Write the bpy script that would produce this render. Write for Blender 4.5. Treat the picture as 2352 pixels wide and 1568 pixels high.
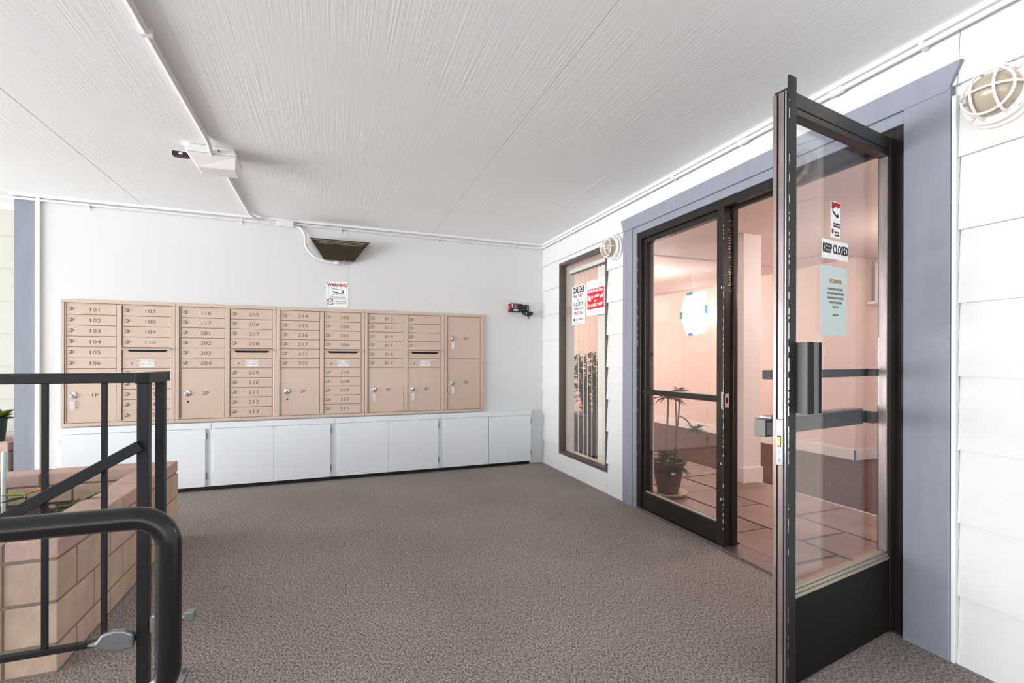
import bpy, math, random
from mathutils import Vector, Matrix, Euler
random.seed(7)
PI = math.pi
S = bpy.context.scene
C = S.collection
for o in list(bpy.data.objects): bpy.data.objects.remove(o)

# ------------------------------------------------------------------ camera
cd = bpy.data.cameras.new('camera'); cam = bpy.data.objects.new('camera', cd); C.objects.link(cam)
cam.location = (0, 0, 1.17)
cam.rotation_euler = (Matrix.Rotation(-0.36439, 4, 'Z') @ Matrix.Rotation(PI/2, 4, 'X') @ Matrix.Rotation(0.0021, 4, 'Z')).to_euler()
cd.sensor_width = 36; cd.lens = 36*1084.16/2352; cd.shift_y = 43.17/2352
cd.clip_start = .02
S.camera = cam
# ------------------------------------------------------------------ light
w = bpy.data.worlds.new('daylight_sky'); S.world = w; w.use_nodes = True
wn = w.node_tree.nodes; bg = wn['Background']; bg.inputs[0].default_value = (.86, .93, 1, 1); bg.inputs[1].default_value = .98
def area(name, loc, target, sx, sy, power, col=(1, 1, 1)):
    l = bpy.data.lights.new(name, 'AREA'); l.shape = 'RECTANGLE'; l.size = sx; l.size_y = sy; l.energy = power; l.color = col
    o = bpy.data.objects.new(name, l); C.objects.link(o); o.location = loc
    o.rotation_euler = (Vector(target)-Vector(loc)).to_track_quat('-Z', 'Y').to_euler(); return o
area('daylight_fill_left', (-10.5, 2.6, .65), (2.2, 3.2, 2.1), 12, 2.3, 1560, (1, .99, .985))  # added area panel standing in for daylight bounced in from the open left
area('daylight_fill_behind', (-1.2, -6.5, .8), (.8, 4, 1.9), 8, 2.4, 90, (.95, .98, 1))  # added fill panel behind the camera, evens out the walls
S.view_settings.view_transform = 'Standard'; S.view_settings.look = 'None'
S.view_settings.gamma = 1; S.view_settings.use_curve_mapping = False
S.view_settings.exposure = 0.38

# ------------------------------------------------------------------ materials
MATS = {}
def mat(name, col, rough=.6, metal=0, spec=.5, noise=None, bump=None, emit=None, scale=(1, 1, 1), rnd=0, coat=0):
    """noise=(scale, amount, detail)  bump=(scale, strength, detail, distance)"""
    if name in MATS: return MATS[name]
    m = bpy.data.materials.new(name); m.use_nodes = True; MATS[name] = m
    nt = m.node_tree; n = nt.nodes; L = nt.links; b = n['Principled BSDF']
    b.inputs['Base Color'].default_value = (*col, 1); b.inputs['Roughness'].default_value = rough
    b.inputs['Metallic'].default_value = metal; b.inputs['Specular IOR Level'].default_value = spec
    if coat: b.inputs['Coat Weight'].default_value = coat
    tc = n.new('ShaderNodeTexCoord'); mp = n.new('ShaderNodeMapping'); mp.inputs['Scale'].default_value = scale
    L.new(tc.outputs['Object'], mp.inputs['Vector'])
    src = None
    if noise:
        t = n.new('ShaderNodeTexNoise'); t.inputs['Scale'].default_value = noise[0]; t.inputs['Detail'].default_value = noise[2]
        L.new(mp.outputs[0], t.inputs['Vector'])
        r = n.new('ShaderNodeMapRange'); r.inputs['From Min'].default_value = .3; r.inputs['From Max'].default_value = .7
        r.inputs['To Min'].default_value = 1-noise[1]; r.inputs['To Max'].default_value = 1+noise[1]
        L.new(t.outputs['Fac'], r.inputs['Value']); src = r.outputs[0]
    if rnd:
        oi = n.new('ShaderNodeObjectInfo'); r2 = n.new('ShaderNodeMapRange')
        r2.inputs['To Min'].default_value = 1-rnd; r2.inputs['To Max'].default_value = 1+rnd
        L.new(oi.outputs['Random'], r2.inputs['Value'])
        if src:
            mm = n.new('ShaderNodeMath'); mm.operation = 'MULTIPLY'; L.new(src, mm.inputs[0]); L.new(r2.outputs[0], mm.inputs[1]); src = mm.outputs[0]
        else: src = r2.outputs[0]
    if src:
        h = n.new('ShaderNodeVectorMath'); h.operation = 'SCALE'; h.inputs[0].default_value = col
        L.new(src, h.inputs['Scale']); L.new(h.outputs[0], b.inputs['Base Color'])
    if bump:
        t = n.new('ShaderNodeTexNoise'); t.inputs['Scale'].default_value = bump[0]; t.inputs['Detail'].default_value = bump[2]
        L.new(mp.outputs[0], t.inputs['Vector'])
        bp = n.new('ShaderNodeBump'); bp.inputs['Strength'].default_value = bump[1]
        bp.inputs['Distance'].default_value = bump[3] if len(bump) > 3 else .01
        L.new(t.outputs['Fac'], bp.inputs['Height']); L.new(bp.outputs[0], b.inputs['Normal'])
    if emit:
        b.inputs['Emission Color'].default_value = (*emit[0], 1); b.inputs['Emission Strength'].default_value = emit[1]
    return m
def hexc(r, g, b):
    f = lambda c: (c/255/12.92) if c <= 10 else ((c/255+.055)/1.055)**2.4
    return (f(r), f(g), f(b))

M_siding = mat('white_siding_paint', hexc(213, 214, 214), .55, noise=(3, .015, 4), bump=(6, .16, 6, .004), scale=(6, .7, 9))
M_siding_l = mat('cream_siding_paint', hexc(196, 195, 184), .55, noise=(3, .015, 4), bump=(6, .15, 6, .004), scale=(.7, 6, 9))
M_plaster = mat('mail_wall_paint', hexc(218, 218, 217), .7, noise=(1.4, .014, 5), bump=(14, .12, 8, .004))
M_trimw = mat('white_trim_paint', hexc(230, 230, 229), .5, noise=(5, .015, 3))
M_blue = mat('blue_grey_casing_paint', hexc(134, 137, 150), .5, noise=(6, .05, 5), bump=(10, .25, 7, .003), scale=(3, 3, .6))
M_cab = mat('pale_cabinet_paint', hexc(226, 231, 235), .55, noise=(2.2, .02, 5), bump=(25, .05, 4, .002))
M_box = mat('mailbox_beige_metal', hexc(203, 180, 164), .36, metal=.2, noise=(2.2, .035, 5), bump=(260, .06, 2, .001))
M_slot = mat('slot_dark', (.008, .008, .008), .8)
M_groove = mat('mailbox_gap_brown', hexc(120, 98, 84), .7)
M_num = mat('number_grey_ink', hexc(88, 74, 68), .7)
M_lock = mat('lock_nickel', hexc(170, 156, 142), .3, metal=.8)
M_chrome = mat('chrome', hexc(215, 215, 218), .16, metal=1)
M_key = mat('white_key_tag', hexc(245, 245, 245), .4)
M_steel = mat('galvanised_steel', hexc(150, 152, 156), .35, metal=.8, noise=(30, .1, 3))
M_bronze = mat('dark_bronze_frame', hexc(50, 45, 43), .32, metal=.5, noise=(12, .16, 5), bump=(40, .05, 4, .002), scale=(3, 3, .5))
M_bronzel = mat('worn_bronze_edge', hexc(138, 124, 124), .34, metal=.7, noise=(10, .2, 6), bump=(60, .1, 4, .002), scale=(4, 4, .6))
M_bead = mat('glazing_bead_champagne', hexc(184, 174, 158), .35, metal=.5)
M_kick = mat('black_kick_panel', hexc(13, 13, 15), .65, spec=.25, noise=(40, .15, 2))
M_black = mat('black_powder_coat', hexc(27, 26, 30), .45, spec=.35, noise=(60, .12, 2), bump=(220, .06, 2, .001))
M_tube = mat('black_glossy_tube_paint', hexc(22, 21, 22), .24, bump=(260, .04, 2, .0006))
M_blackp = mat('black_plastic', hexc(28, 28, 28), .45)
M_greyp = mat('grey_pull_metal', hexc(112, 112, 110), .55, metal=.2)
M_red = mat('red_paint', hexc(214, 30, 52), .5)
M_white = mat('white_print', hexc(246, 246, 246), .55)
M_paper = mat('paper_pale_grey', hexc(205, 216, 216), .7)
M_ink = mat('black_ink', hexc(30, 30, 32), .7)
M_inkg = mat('grey_ink', hexc(120, 120, 124), .7)
M_maroon = mat('maroon_ink', hexc(165, 25, 45), .7)
M_cream = mat('cream_highlight', hexc(226, 214, 190), .7)
M_conduit = mat('painted_conduit', hexc(225, 224, 224), .45)
M_fix = mat('fixture_white_enamel', hexc(232, 230, 232), .4)
M_lens = mat('fixture_lens_pinkish', hexc(232, 226, 226), .3)
M_cage = mat('cage_pinkish_white_enamel', hexc(236, 226, 224), .35)
M_dome = mat('dusty_glass_dome', hexc(180, 170, 150), .18, noise=(8, .08, 4), coat=.5)
M_brass = mat('dark_bronze_sconce', hexc(74, 66, 52), .35, metal=.4, noise=(16, .15, 4))
M_peach = mat('peach_lobby_paint', hexc(233, 213, 204), .6, bump=(30, .08, 4, .003))
M_peachw = mat('lobby_white_trim', hexc(238, 233, 229), .5)
M_peachc = mat('lobby_ceiling_texture', hexc(232, 214, 206), .6, bump=(70, .5, 5, .006))
M_slate = mat('slate_tile', hexc(142, 116, 108), .34, noise=(3, .3, 7), bump=(7, .5, 7, .012), rnd=.16)
M_grout = mat('slate_grout', hexc(104, 88, 82), .8)
M_pot = mat('brown_glazed_pot', hexc(92, 76, 70), .3, noise=(6, .18, 5))
M_saucer = mat('stoneware_saucer', hexc(205, 190, 170), .5)
M_soil = mat('soil', hexc(74, 56, 44), .95, noise=(40, .4, 4), bump=(50, 1, 5, .02))
M_leaf = mat('leaf_green', hexc(76, 104, 58), .38, noise=(9, .25, 3))
M_leafd = mat('leaf_dark_green', hexc(56, 76, 50), .36, noise=(9, .25, 3))
M_leafg = mat('leaf_silver_green', hexc(138, 158, 142), .4, noise=(9, .2, 3))
M_leafy = mat('leaf_yellow_green', hexc(136, 158, 62), .38, noise=(9, .25, 3))
M_moss = mat('moss_bright_green', hexc(92, 128, 42), .8, noise=(30, .3, 4))
M_petal = mat('orange_petal', hexc(226, 140, 60), .5)
M_stem = mat('woody_stem', hexc(150, 124, 100), .7, noise=(20, .15, 4))
M_trunk = mat('dark_trunk', hexc(94, 78, 66), .7, noise=(20, .2, 4))
M_wood = mat('dark_wood_box', hexc(74, 66, 64), .6, noise=(8, .12, 4))
M_brick = mat('tan_block', hexc(198, 174, 155), .85, noise=(7, .17, 7), bump=(28, .55, 7, .008), rnd=.06)
M_bcap = mat('rose_cap_brick', hexc(196, 166, 154), .85, noise=(7, .14, 7), bump=(28, .5, 7, .008), rnd=.06)
M_mortar = mat('mortar', hexc(140, 124, 108), .95, noise=(20, .1, 5))
M_vane = mat('cream_blind_vane', hexc(250, 244, 236), .5)
M_tape = mat('blue_masking_tape', hexc(70, 150, 200), .6)
M_green = mat('dark_green_pot', hexc(36, 50, 50), .4)
M_stake = mat('frosted_stake', hexc(206, 222, 222), .3)
M_concrete = mat('outside_concrete', hexc(205, 204, 202), .9, noise=(2, .06, 6), bump=(40, .2, 5, .004))
M_sconce = mat('lit_sconce_glass', (1, .9, .82), .4, emit=((1, .84, .76), 5))
M_paperglow = mat('self_glowing_paper', hexc(250, 250, 250), .6, emit=((1, .97, .97), .9))  # emission brightens the sheet by itself; no lamp stands behind it
M_orange = mat('orange_wood', hexc(196, 96, 40), .5)

def ceiling_mat():
    m = mat('ceiling_combed_paint', hexc(238, 240, 241), .72, noise=(1.2, .02, 5))
    nt = m.node_tree; n = nt.nodes; L = nt.links; b = n['Principled BSDF']
    tc = [x for x in n if x.type == 'TEX_COORD'][0]
    mp = n.new('ShaderNodeMapping'); mp.inputs['Scale'].default_value = (125, 2.2, 1); L.new(tc.outputs['Object'], mp.inputs[0])
    t = n.new('ShaderNodeTexNoise'); t.inputs['Scale'].default_value = 1; t.inputs['Detail'].default_value = 5; L.new(mp.outputs[0], t.inputs[0])
    t2 = n.new('ShaderNodeTexNoise'); t2.inputs['Scale'].default_value = 1.1; t2.inputs['Detail'].default_value = 3; L.new(tc.outputs['Object'], t2.inputs[0])
    mr = n.new('ShaderNodeMapRange'); mr.inputs['From Min'].default_value = .38; mr.inputs['From Max'].default_value = .62; mr.inputs['To Min'].default_value = .25; L.new(t2.outputs['Fac'], mr.inputs['Value'])
    mu = n.new('ShaderNodeMath'); mu.operation = 'MULTIPLY'; L.new(t.outputs['Fac'], mu.inputs[0]); L.new(mr.outputs[0], mu.inputs[1])
    bp = n.new('ShaderNodeBump'); bp.inputs['Strength'].default_value = .4; bp.inputs['Distance'].default_value = .004
    L.new(mu.outputs[0], bp.inputs['Height']); L.new(bp.outputs[0], b.inputs['Normal'])
    return m
M_ceil = ceiling_mat()
def carpet(name, c1, c2, scale):
    m = bpy.data.materials.new(name); m.use_nodes = True; MATS[name] = m
    nt = m.node_tree; n = nt.nodes; L = nt.links; b = n['Principled BSDF']; b.inputs['Roughness'].default_value = 1; b.inputs['Specular IOR Level'].default_value = .15
    tc = n.new('ShaderNodeTexCoord')
    mp = n.new('ShaderNodeMapping'); mp.inputs['Scale'].default_value = (1.25, .8, 1); mp.inputs['Rotation'].default_value = (0, 0, .7); L.new(tc.outputs['Object'], mp.inputs[0])
    v = n.new('ShaderNodeTexVoronoi'); v.inputs['Scale'].default_value = scale; L.new(mp.outputs[0], v.inputs['Vector'])
    ns = n.new('ShaderNodeTexNoise'); ns.inputs['Scale'].default_value = scale*.55; ns.inputs['Detail'].default_value = 5; L.new(mp.outputs[0], ns.inputs['Vector'])
    nb = n.new('ShaderNodeTexNoise'); nb.inputs['Scale'].default_value = 1.3; nb.inputs['Detail'].default_value = 4; L.new(tc.outputs['Object'], nb.inputs['Vector'])
    r = n.new('ShaderNodeValToRGB'); r.color_ramp.elements[0].position = .32; r.color_ramp.elements[1].position = .68
    r.color_ramp.elements[0].color = (*c1, 1); r.color_ramp.elements[1].color = (*c2, 1); L.new(ns.outputs['Fac'], r.inputs[0])
    mr = n.new('ShaderNodeMapRange'); mr.inputs['From Min'].default_value = .3; mr.inputs['From Max'].default_value = .7
    mr.inputs['To Min'].default_value = .9; mr.inputs['To Max'].default_value = 1.1; L.new(nb.outputs['Fac'], mr.inputs['Value'])
    h = n.new('ShaderNodeVectorMath'); h.operation = 'SCALE'; L.new(r.outputs[0], h.inputs[0]); L.new(mr.outputs[0], h.inputs['Scale'])
    L.new(h.outputs[0], b.inputs['Base Color'])
    bp = n.new('ShaderNodeBump'); bp.inputs['Strength'].default_value = .6; bp.inputs['Distance'].default_value = .004; bp.invert = True
    L.new(v.outputs['Distance'], bp.inputs['Height']); L.new(bp.outputs[0], b.inputs['Normal'])
    return m
M_carpet = carpet('porch_loop_carpet', hexc(82, 74, 72), hexc(196, 184, 178), 210)
M_carpeti = carpet('lobby_carpet', hexc(74, 56, 50), hexc(112, 88, 78), 90)
def glass():
    m = bpy.data.materials.new('clear_pane_glass'); m.use_nodes = True
    nt = m.node_tree; n = nt.nodes; L = nt.links; n.remove(n['Principled BSDF']); out = n['Material Output']
    tr = n.new('ShaderNodeBsdfTransparent'); tr.inputs[0].default_value = (.955, .965, .96, 1)
    gl = n.new('ShaderNodeBsdfGlossy'); gl.inputs['Roughness'].default_value = 0
    fr = n.new('ShaderNodeFresnel'); ge = n.new('ShaderNodeNewGeometry')
    io = n.new('ShaderNodeMapRange'); io.inputs['To Min'].default_value = 1.72; io.inputs['To Max'].default_value = 1/1.72   # same reflectance on both faces of the pane
    L.new(ge.outputs['Backfacing'], io.inputs['Value']); L.new(io.outputs[0], fr.inputs[0])
    mx = n.new('ShaderNodeMixShader'); L.new(fr.outputs[0], mx.inputs[0]); L.new(tr.outputs[0], mx.inputs[1]); L.new(gl.outputs[0], mx.inputs[2])
    L.new(mx.outputs[0], out.inputs['Surface']); return m
M_glass = glass()

# ------------------------------------------------------------------ mesh helpers
class MB:
    def __init__(s): s.v = []; s.f = []
    def add(s, vs, fs):
        k = len(s.v); s.v += [tuple(v) for v in vs]; s.f += [tuple(i+k for i in f) for f in fs]; return s
    def box(s, x0, x1, y0, y1, z0, z1):
        return s.add([(x0,y0,z0),(x1,y0,z0),(x1,y1,z0),(x0,y1,z0),(x0,y0,z1),(x1,y0,z1),(x1,y1,z1),(x0,y1,z1)],
                     [(0,3,2,1),(4,5,6,7),(0,1,5,4),(1,2,6,5),(2,3,7,6),(3,0,4,7)])
    def hexa(s, p):   # 8 points, bottom 4 then top 4
        return s.add(p, [(0,3,2,1),(4,5,6,7),(0,1,5,4),(1,2,6,5),(2,3,7,6),(3,0,4,7)])
    def tube(s, pts, r, n=12, cap=True):
        pts = [Vector(p) for p in pts]; rs = r if isinstance(r, (list, tuple)) else [r]*len(pts)
        k = len(s.v); nrm = None
        for i, p in enumerate(pts):
            d = (pts[min(i+1, len(pts)-1)]-pts[max(i-1, 0)]).normalized()
            if nrm is None: nrm = d.cross(Vector((0, 0, 1)) if abs(d.z) < .9 else Vector((1, 0, 0))).normalized()
            else: nrm = (nrm-d*nrm.dot(d)).normalized()
            b = d.cross(nrm)
            for j in range(n):
                a = 2*PI*j/n; s.v.append(tuple(p+(nrm*math.cos(a)+b*math.sin(a))*rs[i]))
        for i in range(len(pts)-1):
            for j in range(n):
                a = k+i*n+j; b2 = k+i*n+(j+1) % n; s.f.append((a, b2, b2+n, a+n))
        if cap: s.f.append(tuple(k+j for j in range(n))[::-1]); s.f.append(tuple(k+(len(pts)-1)*n+j for j in range(n)))
        return s
    def lathe(s, prof, c, axis='Z', n=24):   # prof: (r, h)
        k = len(s.v)
        for r, h in prof:
            for j in range(n):
                a = 2*PI*j/n; x, y = r*math.cos(a), r*math.sin(a)
                if axis == 'Z': p = (c[0]+x, c[1]+y, c[2]+h)
                elif axis == '-X': p = (c[0]-h, c[1]+x, c[2]+y)
                else: p = (c[0]+x, c[1]-h, c[2]+y)      # '-Y'
                s.v.append(p)
        for i in range(len(prof)-1):
            for j in range(n):
                a = k+i*n+j; b = k+i*n+(j+1) % n
                s.f.append((a, b, b+n, a+n) if axis == 'Z' else (a, b, b+n, a+n)[::1])
        s.f.append(tuple(k+j for j in range(n))[::-1]); s.f.append(tuple(k+(len(prof)-1)*n+j for j in range(n)))
        return s
    def prism(s, poly, fn, h0, h1):   # poly list of 2d, fn(a,b,h)->xyz
        n = len(poly); k = len(s.v)
        s.v += [fn(a, b, h0) for a, b in poly]+[fn(a, b, h1) for a, b in poly]
        s.f.append(tuple(k+i for i in range(n))[::-1]); s.f.append(tuple(k+n+i for i in range(n)))
        for i in range(n): j = (i+1) % n; s.f.append((k+i, k+j, k+n+j, k+n+i))
        return s
    def leaf(s, p, d, L, wd, droop=.3, seg=4, up=(0, 0, 1)):
        p = Vector(p); d = Vector(d).normalized(); up = Vector(up); side = d.cross(up)
        if side.length < .05: side = Vector((1, 0, 0))
        side.normalize(); k = len(s.v)
        for i in range(seg+1):
            t = i/seg; q = p+d*L*t+Vector((0, 0, -1))*droop*L*t*t
            ww = wd*math.sin(PI*min(1, .12+t*.88))**.8 if i < seg else .0006
            m = q-Vector((0, 0, 1))*ww*.25
            s.v += [tuple(q-side*ww/2), tuple(m), tuple(q+side*ww/2)]
        for i in range(seg):
            a = k+i*3; s.f += [(a, a+1, a+4, a+3), (a+1, a+2, a+5, a+4)]
        return s
    def mesh(s, name, origin=(0, 0, 0), smooth=False, fix=True):
        me = bpy.data.meshes.new(name); o = Vector(origin)
        me.from_pydata([tuple(Vector(v)-o) for v in s.v], [], s.f)
        if fix:
            import bmesh
            bm = bmesh.new(); bm.from_mesh(me); bmesh.ops.recalc_face_normals(bm, faces=bm.faces); bm.to_mesh(me); bm.free()
        if smooth:
            me.polygons.foreach_set('use_smooth', [True]*len(me.polygons))
            try: me.set_sharp_from_angle(angle=math.radians(40))
            except Exception: pass
        me.update(); return me
    def build(s, name, m, parent=None, smooth=False, bevel=0, loc=None, **kw):
        org = ROOT.get(parent.name, (0, 0, 0)) if parent else (loc if loc else (0, 0, 0))
        me = s.mesh(name, org, smooth, kw.pop('fix', True)); me.materials.append(m)
        o = bpy.data.objects.new(name, me); C.objects.link(o)
        if parent: o.parent = parent; ROOT[o.name] = org
        elif loc: o.location = loc; ROOT[o.name] = loc
        if bevel:
            b = o.modifiers.new('bevel', 'BEVEL'); b.width = bevel; b.segments = 2; b.limit_method = 'ANGLE'
        for k, v in kw.items(): o[k] = v
        return o
ROOT = {}
def thing(name, loc, label=None, category=None, group=None, kind=None, rz=0, local=False):
    o = bpy.data.objects.new(name, None); C.objects.link(o); o.location = loc; o.rotation_euler = (0, 0, rz); o.empty_display_size = .05
    ROOT[o.name] = (0, 0, 0) if local else tuple(loc)
    for k, v in (('label', label), ('category', category), ('group', group), ('kind', kind)):
        if v: o[k] = v
    return o
def tag(o, label=None, category=None, group=None, kind=None):
    for k, v in (('label', label), ('category', category), ('group', group), ('kind', kind)):
        if v: o[k] = v
    return o
def box(name, m, b, parent=None, **kw): return MB().box(*b).build(name, m, parent, **kw)
TC = {}
def text_mesh(txt, size, m, xs=1.0, thin=0.0, align='CENTER', shear=0):
    key = (txt, size, m.name, xs, thin, align, shear)
    if key in TC: return TC[key]
    cu = bpy.data.curves.new('lettering', 'FONT'); cu.body = txt; cu.size = size; cu.align_x = align; cu.align_y = 'CENTER'
    cu.extrude = .0003; cu.offset = thin; cu.resolution_u = 2; cu.shear = shear
    ob = bpy.data.objects.new('lettering_tmp', cu); C.objects.link(ob)
    dg = bpy.context.evaluated_depsgraph_get(); dg.update()
    me = bpy.data.meshes.new_from_object(ob.evaluated_get(dg)); bpy.data.objects.remove(ob)
    me.name = 'lettering'
    for v in me.vertices: v.co.x *= xs
    me.materials.clear(); me.materials.append(m); TC[key] = me; return me
RY = Euler((PI/2, 0, 0)); RX = Euler((PI/2, 0, -PI/2))
def text(txt, size, m, loc, parent, rot=RY, xs=1.0, thin=0.0, align='CENTER', name='lettering', shear=0):
    o = bpy.data.objects.new(name, text_mesh(txt, size, m, xs, thin, align, shear)); C.objects.link(o)
    org = Vector(ROOT.get(parent.name, (0, 0, 0))); o.parent = parent; o.location = Vector(loc)-org; o.rotation_euler = rot
    return o
def arc(c, r, a0, a1, u, v, n=8):
    c = Vector(c); u = Vector(u); v = Vector(v)
    return [tuple(c+u*r*math.cos(a0+(a1-a0)*i/n)+v*r*math.sin(a0+(a1-a0)*i/n)) for i in range(n+1)]
def smoothpath(pts, n=6):
    P = [Vector(p) for p in pts]; out = []
    for i in range(len(P)-1):
        p0 = P[max(i-1, 0)]; p1 = P[i]; p2 = P[i+1]; p3 = P[min(i+2, len(P)-1)]
        for j in range(n):
            t = j/n; out.append(tuple(.5*((2*p1)+(p2-p0)*t+(2*p0-5*p1+4*p2-p3)*t*t+(3*p1-p0-3*p2+p3)*t**3)))
    out.append(tuple(P[-1])); return out

R = 2.28; D = 4.96; H = 2.50
# ------------------------------------------------------------------ ground, floor
tag(box('ground', M_concrete, (-16, 9, -14, 14, -.62, -.5)), kind='structure')
tag(box('floor', M_carpet, (-3.6, R+.02, -4.6, 5.46, -.5, 0)), kind='structure')
# ------------------------------------------------------------------ ceiling
ce = tag(box('ceiling', M_groove, (-3.9, R+.14, -5.0, 5.6, H+.012, H+.14)), kind='structure')
for x0, x1 in ((-3.9, -1.526), (-1.522, .9885), (.9915, R+.14)):
    for y0, y1 in ((-5.0, -.3), (-.297, 5.6)):
        box('panel', M_ceil, (x0, x1, y0, y1, H, H+.012), ce, bevel=.0012)
MB().box(1.849, 1.852, 2.92, 3.88, H-.0012, H+.001).build('seam', M_conduit, ce)
# ------------------------------------------------------------------ mail wall
wb = tag(box('wall_back', M_plaster, (-2.245, R+.14, D+.008, D+.14, 0, H)), kind='structure')
box('panel', M_plaster, (-2.245, .1535, D, D+.008, 0, H), wb); box('panel', M_plaster, (.155, R, D, D+.008, 0, H), wb)
t = tag(box('trim_1', M_trimw, (-2.40, R-.03, D-.03, D, H-.022, H)), kind='structure')
t = tag(box('trim_2', M_trimw, (R-.03, R, -4.6, D, H-.022, H)), kind='structure')
tag(box('trim_3', M_trimw, (-2.245, -2.215, D-.02, D, 0, H-.022), bevel=.002), kind='structure')
# grey post at the wall's left end
p = box('post', M_blue, (-2.385, -2.25, D, D+.15, 0, H), bevel=.003); tag(p, 'blue-grey square porch post at the left end of the mailbox wall', 'post')
# far left sided wall
wl = tag(box('wall_far_left', M_mortar, (-6.0, -2.25, 5.42, 5.56, -.5, H)), kind='structure')
LAPS = [-.018, .2646, .547, .829, 1.112, 1.395, 1.677, 1.960, 2.243, 2.46]
for i in range(9):
    z0, z1 = LAPS[i], min(LAPS[i+1]+.02, 2.48)
    if i == 0: z0 = .0
    MB().hexa([(-6,5.398,z0),(-2.25,5.398,z0),(-2.25,5.42,z0),(-6,5.42,z0),(-6,5.411,z1),(-2.25,5.411,z1),(-2.25,5.42,z1),(-6,5.42,z1)]).build('plank', M_siding_l, wl)
tag(box('trim_4', M_trimw, (-6, -2.25, 5.37, 5.42, H-.035, H)), kind='structure')

# ------------------------------------------------------------------ right wall with lapped siding
WY0, WY1, WZ0, WZ1 = 3.594, 4.525, .183, 2.197      # window opening
DY0, DY1, DZ1 = 1.272, 3.15, 2.175                  # door frame opening
wr = tag(box('wall_right', M_trimw, (R+.005, R+.13, WY1, D, 0, H)), kind='structure')
for b in ((DY1, WY0, 0, H), (WY0, WY1, 0, WZ0), (WY0, WY1, WZ1, H), (DY0, DY1, DZ1, H), (-4.6, DY0, 0, H)):
    box('wall_section', M_trimw, (R+.005, R+.13, *b), wr)
def plank(y0, y1, z0, z1, lz0, lz1):
    # one board of the lap: proud at its bottom edge
    def off(z): return .024-(z-lz0)/(lz1-lz0)*.019
    MB().hexa([(R-off(z0)+.005, y0, z0), (R+.005, y0, z0), (R+.005, y1, z0), (R-off(z0)+.005, y1, z0),
               (R-off(z1)+.005, y0, z1), (R+.005, y0, z1), (R+.005, y1, z1), (R-off(z1)+.005, y1, z1)]).build('plank', M_siding, wr)
for i in range(9):
    z0, z1 = LAPS[i], LAPS[i+1]+.012; lz = z0
    if i == 8: z1 = H
    cz0 = max(z0, 0.0)
    plank(-4.6, 1.092, cz0, z1, lz, z1)
    if i == 8: plank(1.094, D, cz0, z1, lz, z1); continue
    if z0 < WZ0:
        plank(WY0, D, cz0, WZ0-.002, lz, z1); plank(WY1+.002, D, WZ0-.002, z1, lz, z1); plank(3.34, WY0-.002, cz0, z1, lz, z1)
    elif z1 > WZ1:
        plank(WY1+.002, D, z0, z1, lz, z1); plank(3.34, WY0-.002, z0, z1, lz, z1); plank(WY0-.001, WY1+.001, WZ1+.002, z1, lz, z1)
    else:
        plank(WY1+.002, D, z0, z1, lz, z1); plank(3.34, WY0-.002, z0, z1, lz, z1)
tag(box('trim_5', M_trimw, (R-.03, R, 1.093, 1.108, 0, 2.20), bevel=.003), kind='structure')
# blue-grey door casing
dc = thing('trim_6', (R, 2.2, 0), kind='structure')
x0 = R-.032
box('casing_leg', M_blue, (x0, R+.004, 1.110, DY0, .0, 2.245), dc, bevel=.003)
box('casing_leg', M_blue, (x0, R+.004, DY1+.045, 3.325, .0, 2.2265), dc, bevel=.003)
box('casing_stop', M_blue, (x0+.008, R+.004, DY1, DY1+.0445, .0, 2.2265), dc, bevel=.002)
box('casing_stop', M_blue, (x0+.008, R+.004, DY0, DY1-.001, DZ1, 2.2265), dc, bevel=.002)
fx = lambda a, b, h: (h, a, b)
MB().prism([(1.118, 2.227), (3.318, 2.227), (3.352, 2.328), (1.075, 2.328)], fx, x0-.004, R+.004).build('casing_head', M_blue, dc, bevel=.003)

# ------------------------------------------------------------------ dark door frame, sidelight
FX0, FX1 = R-.012, R+.105
df = thing('door_1', (R, 2.2, 0), kind='structure')
def fr(name, b, m=M_bronze, par=None, bev=.003): return box(name, m, b, par or df, bevel=bev)
fr('jamb', (FX0, FX1, DY0, DY0+.045, 0, DZ1)); fr('jamb', (FX0, FX1, DY1-.045, DY1, 0, DZ1))
fr('frame_head', (FX0, FX1, DY0+.045, DY1-.045, DZ1-.05, DZ1))
fr('mullion', (FX0, FX1, 2.267, 2.318, 0, DZ1-.05))
fr('door_stop', (R+.055, R+.075, DY0+.045, 2.267, DZ1-.066, DZ1-.05), bev=.001); fr('door_stop', (R+.055, R+.075, 2.250, 2.267, .02, DZ1-.066), bev=.001)
fr('door_stop', (R+.055, R+.075, DY0+.045, DY0+.06, .02, DZ1-.066), bev=.001)
fr('threshold', (R-.035, R+.13, DY0+.045, 2.267, 0, .016), M_bronzel)
fr('sill_strip', (R-.03, FX0, 2.267, DY1, 0, .018), M_bronzel, bev=.002)
# strike on the mullion
st = MB().box(R+.0, R+.03, 2.2655, 2.267, .88, .965).box(R-.0145, R-.0125, 2.268, 2.283, .87, .975).build('strike_plate', M_chrome, df)
box('strike_slot', M_slot, (R+.008, R+.02, 2.2648, 2.2656, .905, .94), df)
sl = thing('window_2', (R, 2.7, 0), kind='structure')
SY0, SY1 = 2.318, DY1-.045
for b in ((SY0, SY0+.028, .02, 2.12), (SY1-.028, SY1, .02, 2.12)): fr('sash_stile', (R+.01, R+.06, b[0], b[1], b[2], b[3]), par=sl)
fr('sash_rail', (R+.0, R+.07, SY0, SY1, 0, .145), par=sl); fr('sash_rail', (R+.01, R+.06, SY0+.028, SY1-.028, 2.085, 2.125), par=sl)
fr('sash_rail', (R+.0, R+.06, SY0, SY1, .908, .948), par=sl)
fr('glazing_bead', (R+.012, R+.024, SY0+.028, SY1-.028, .145, .155), M_bead, sl, .001)
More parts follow.
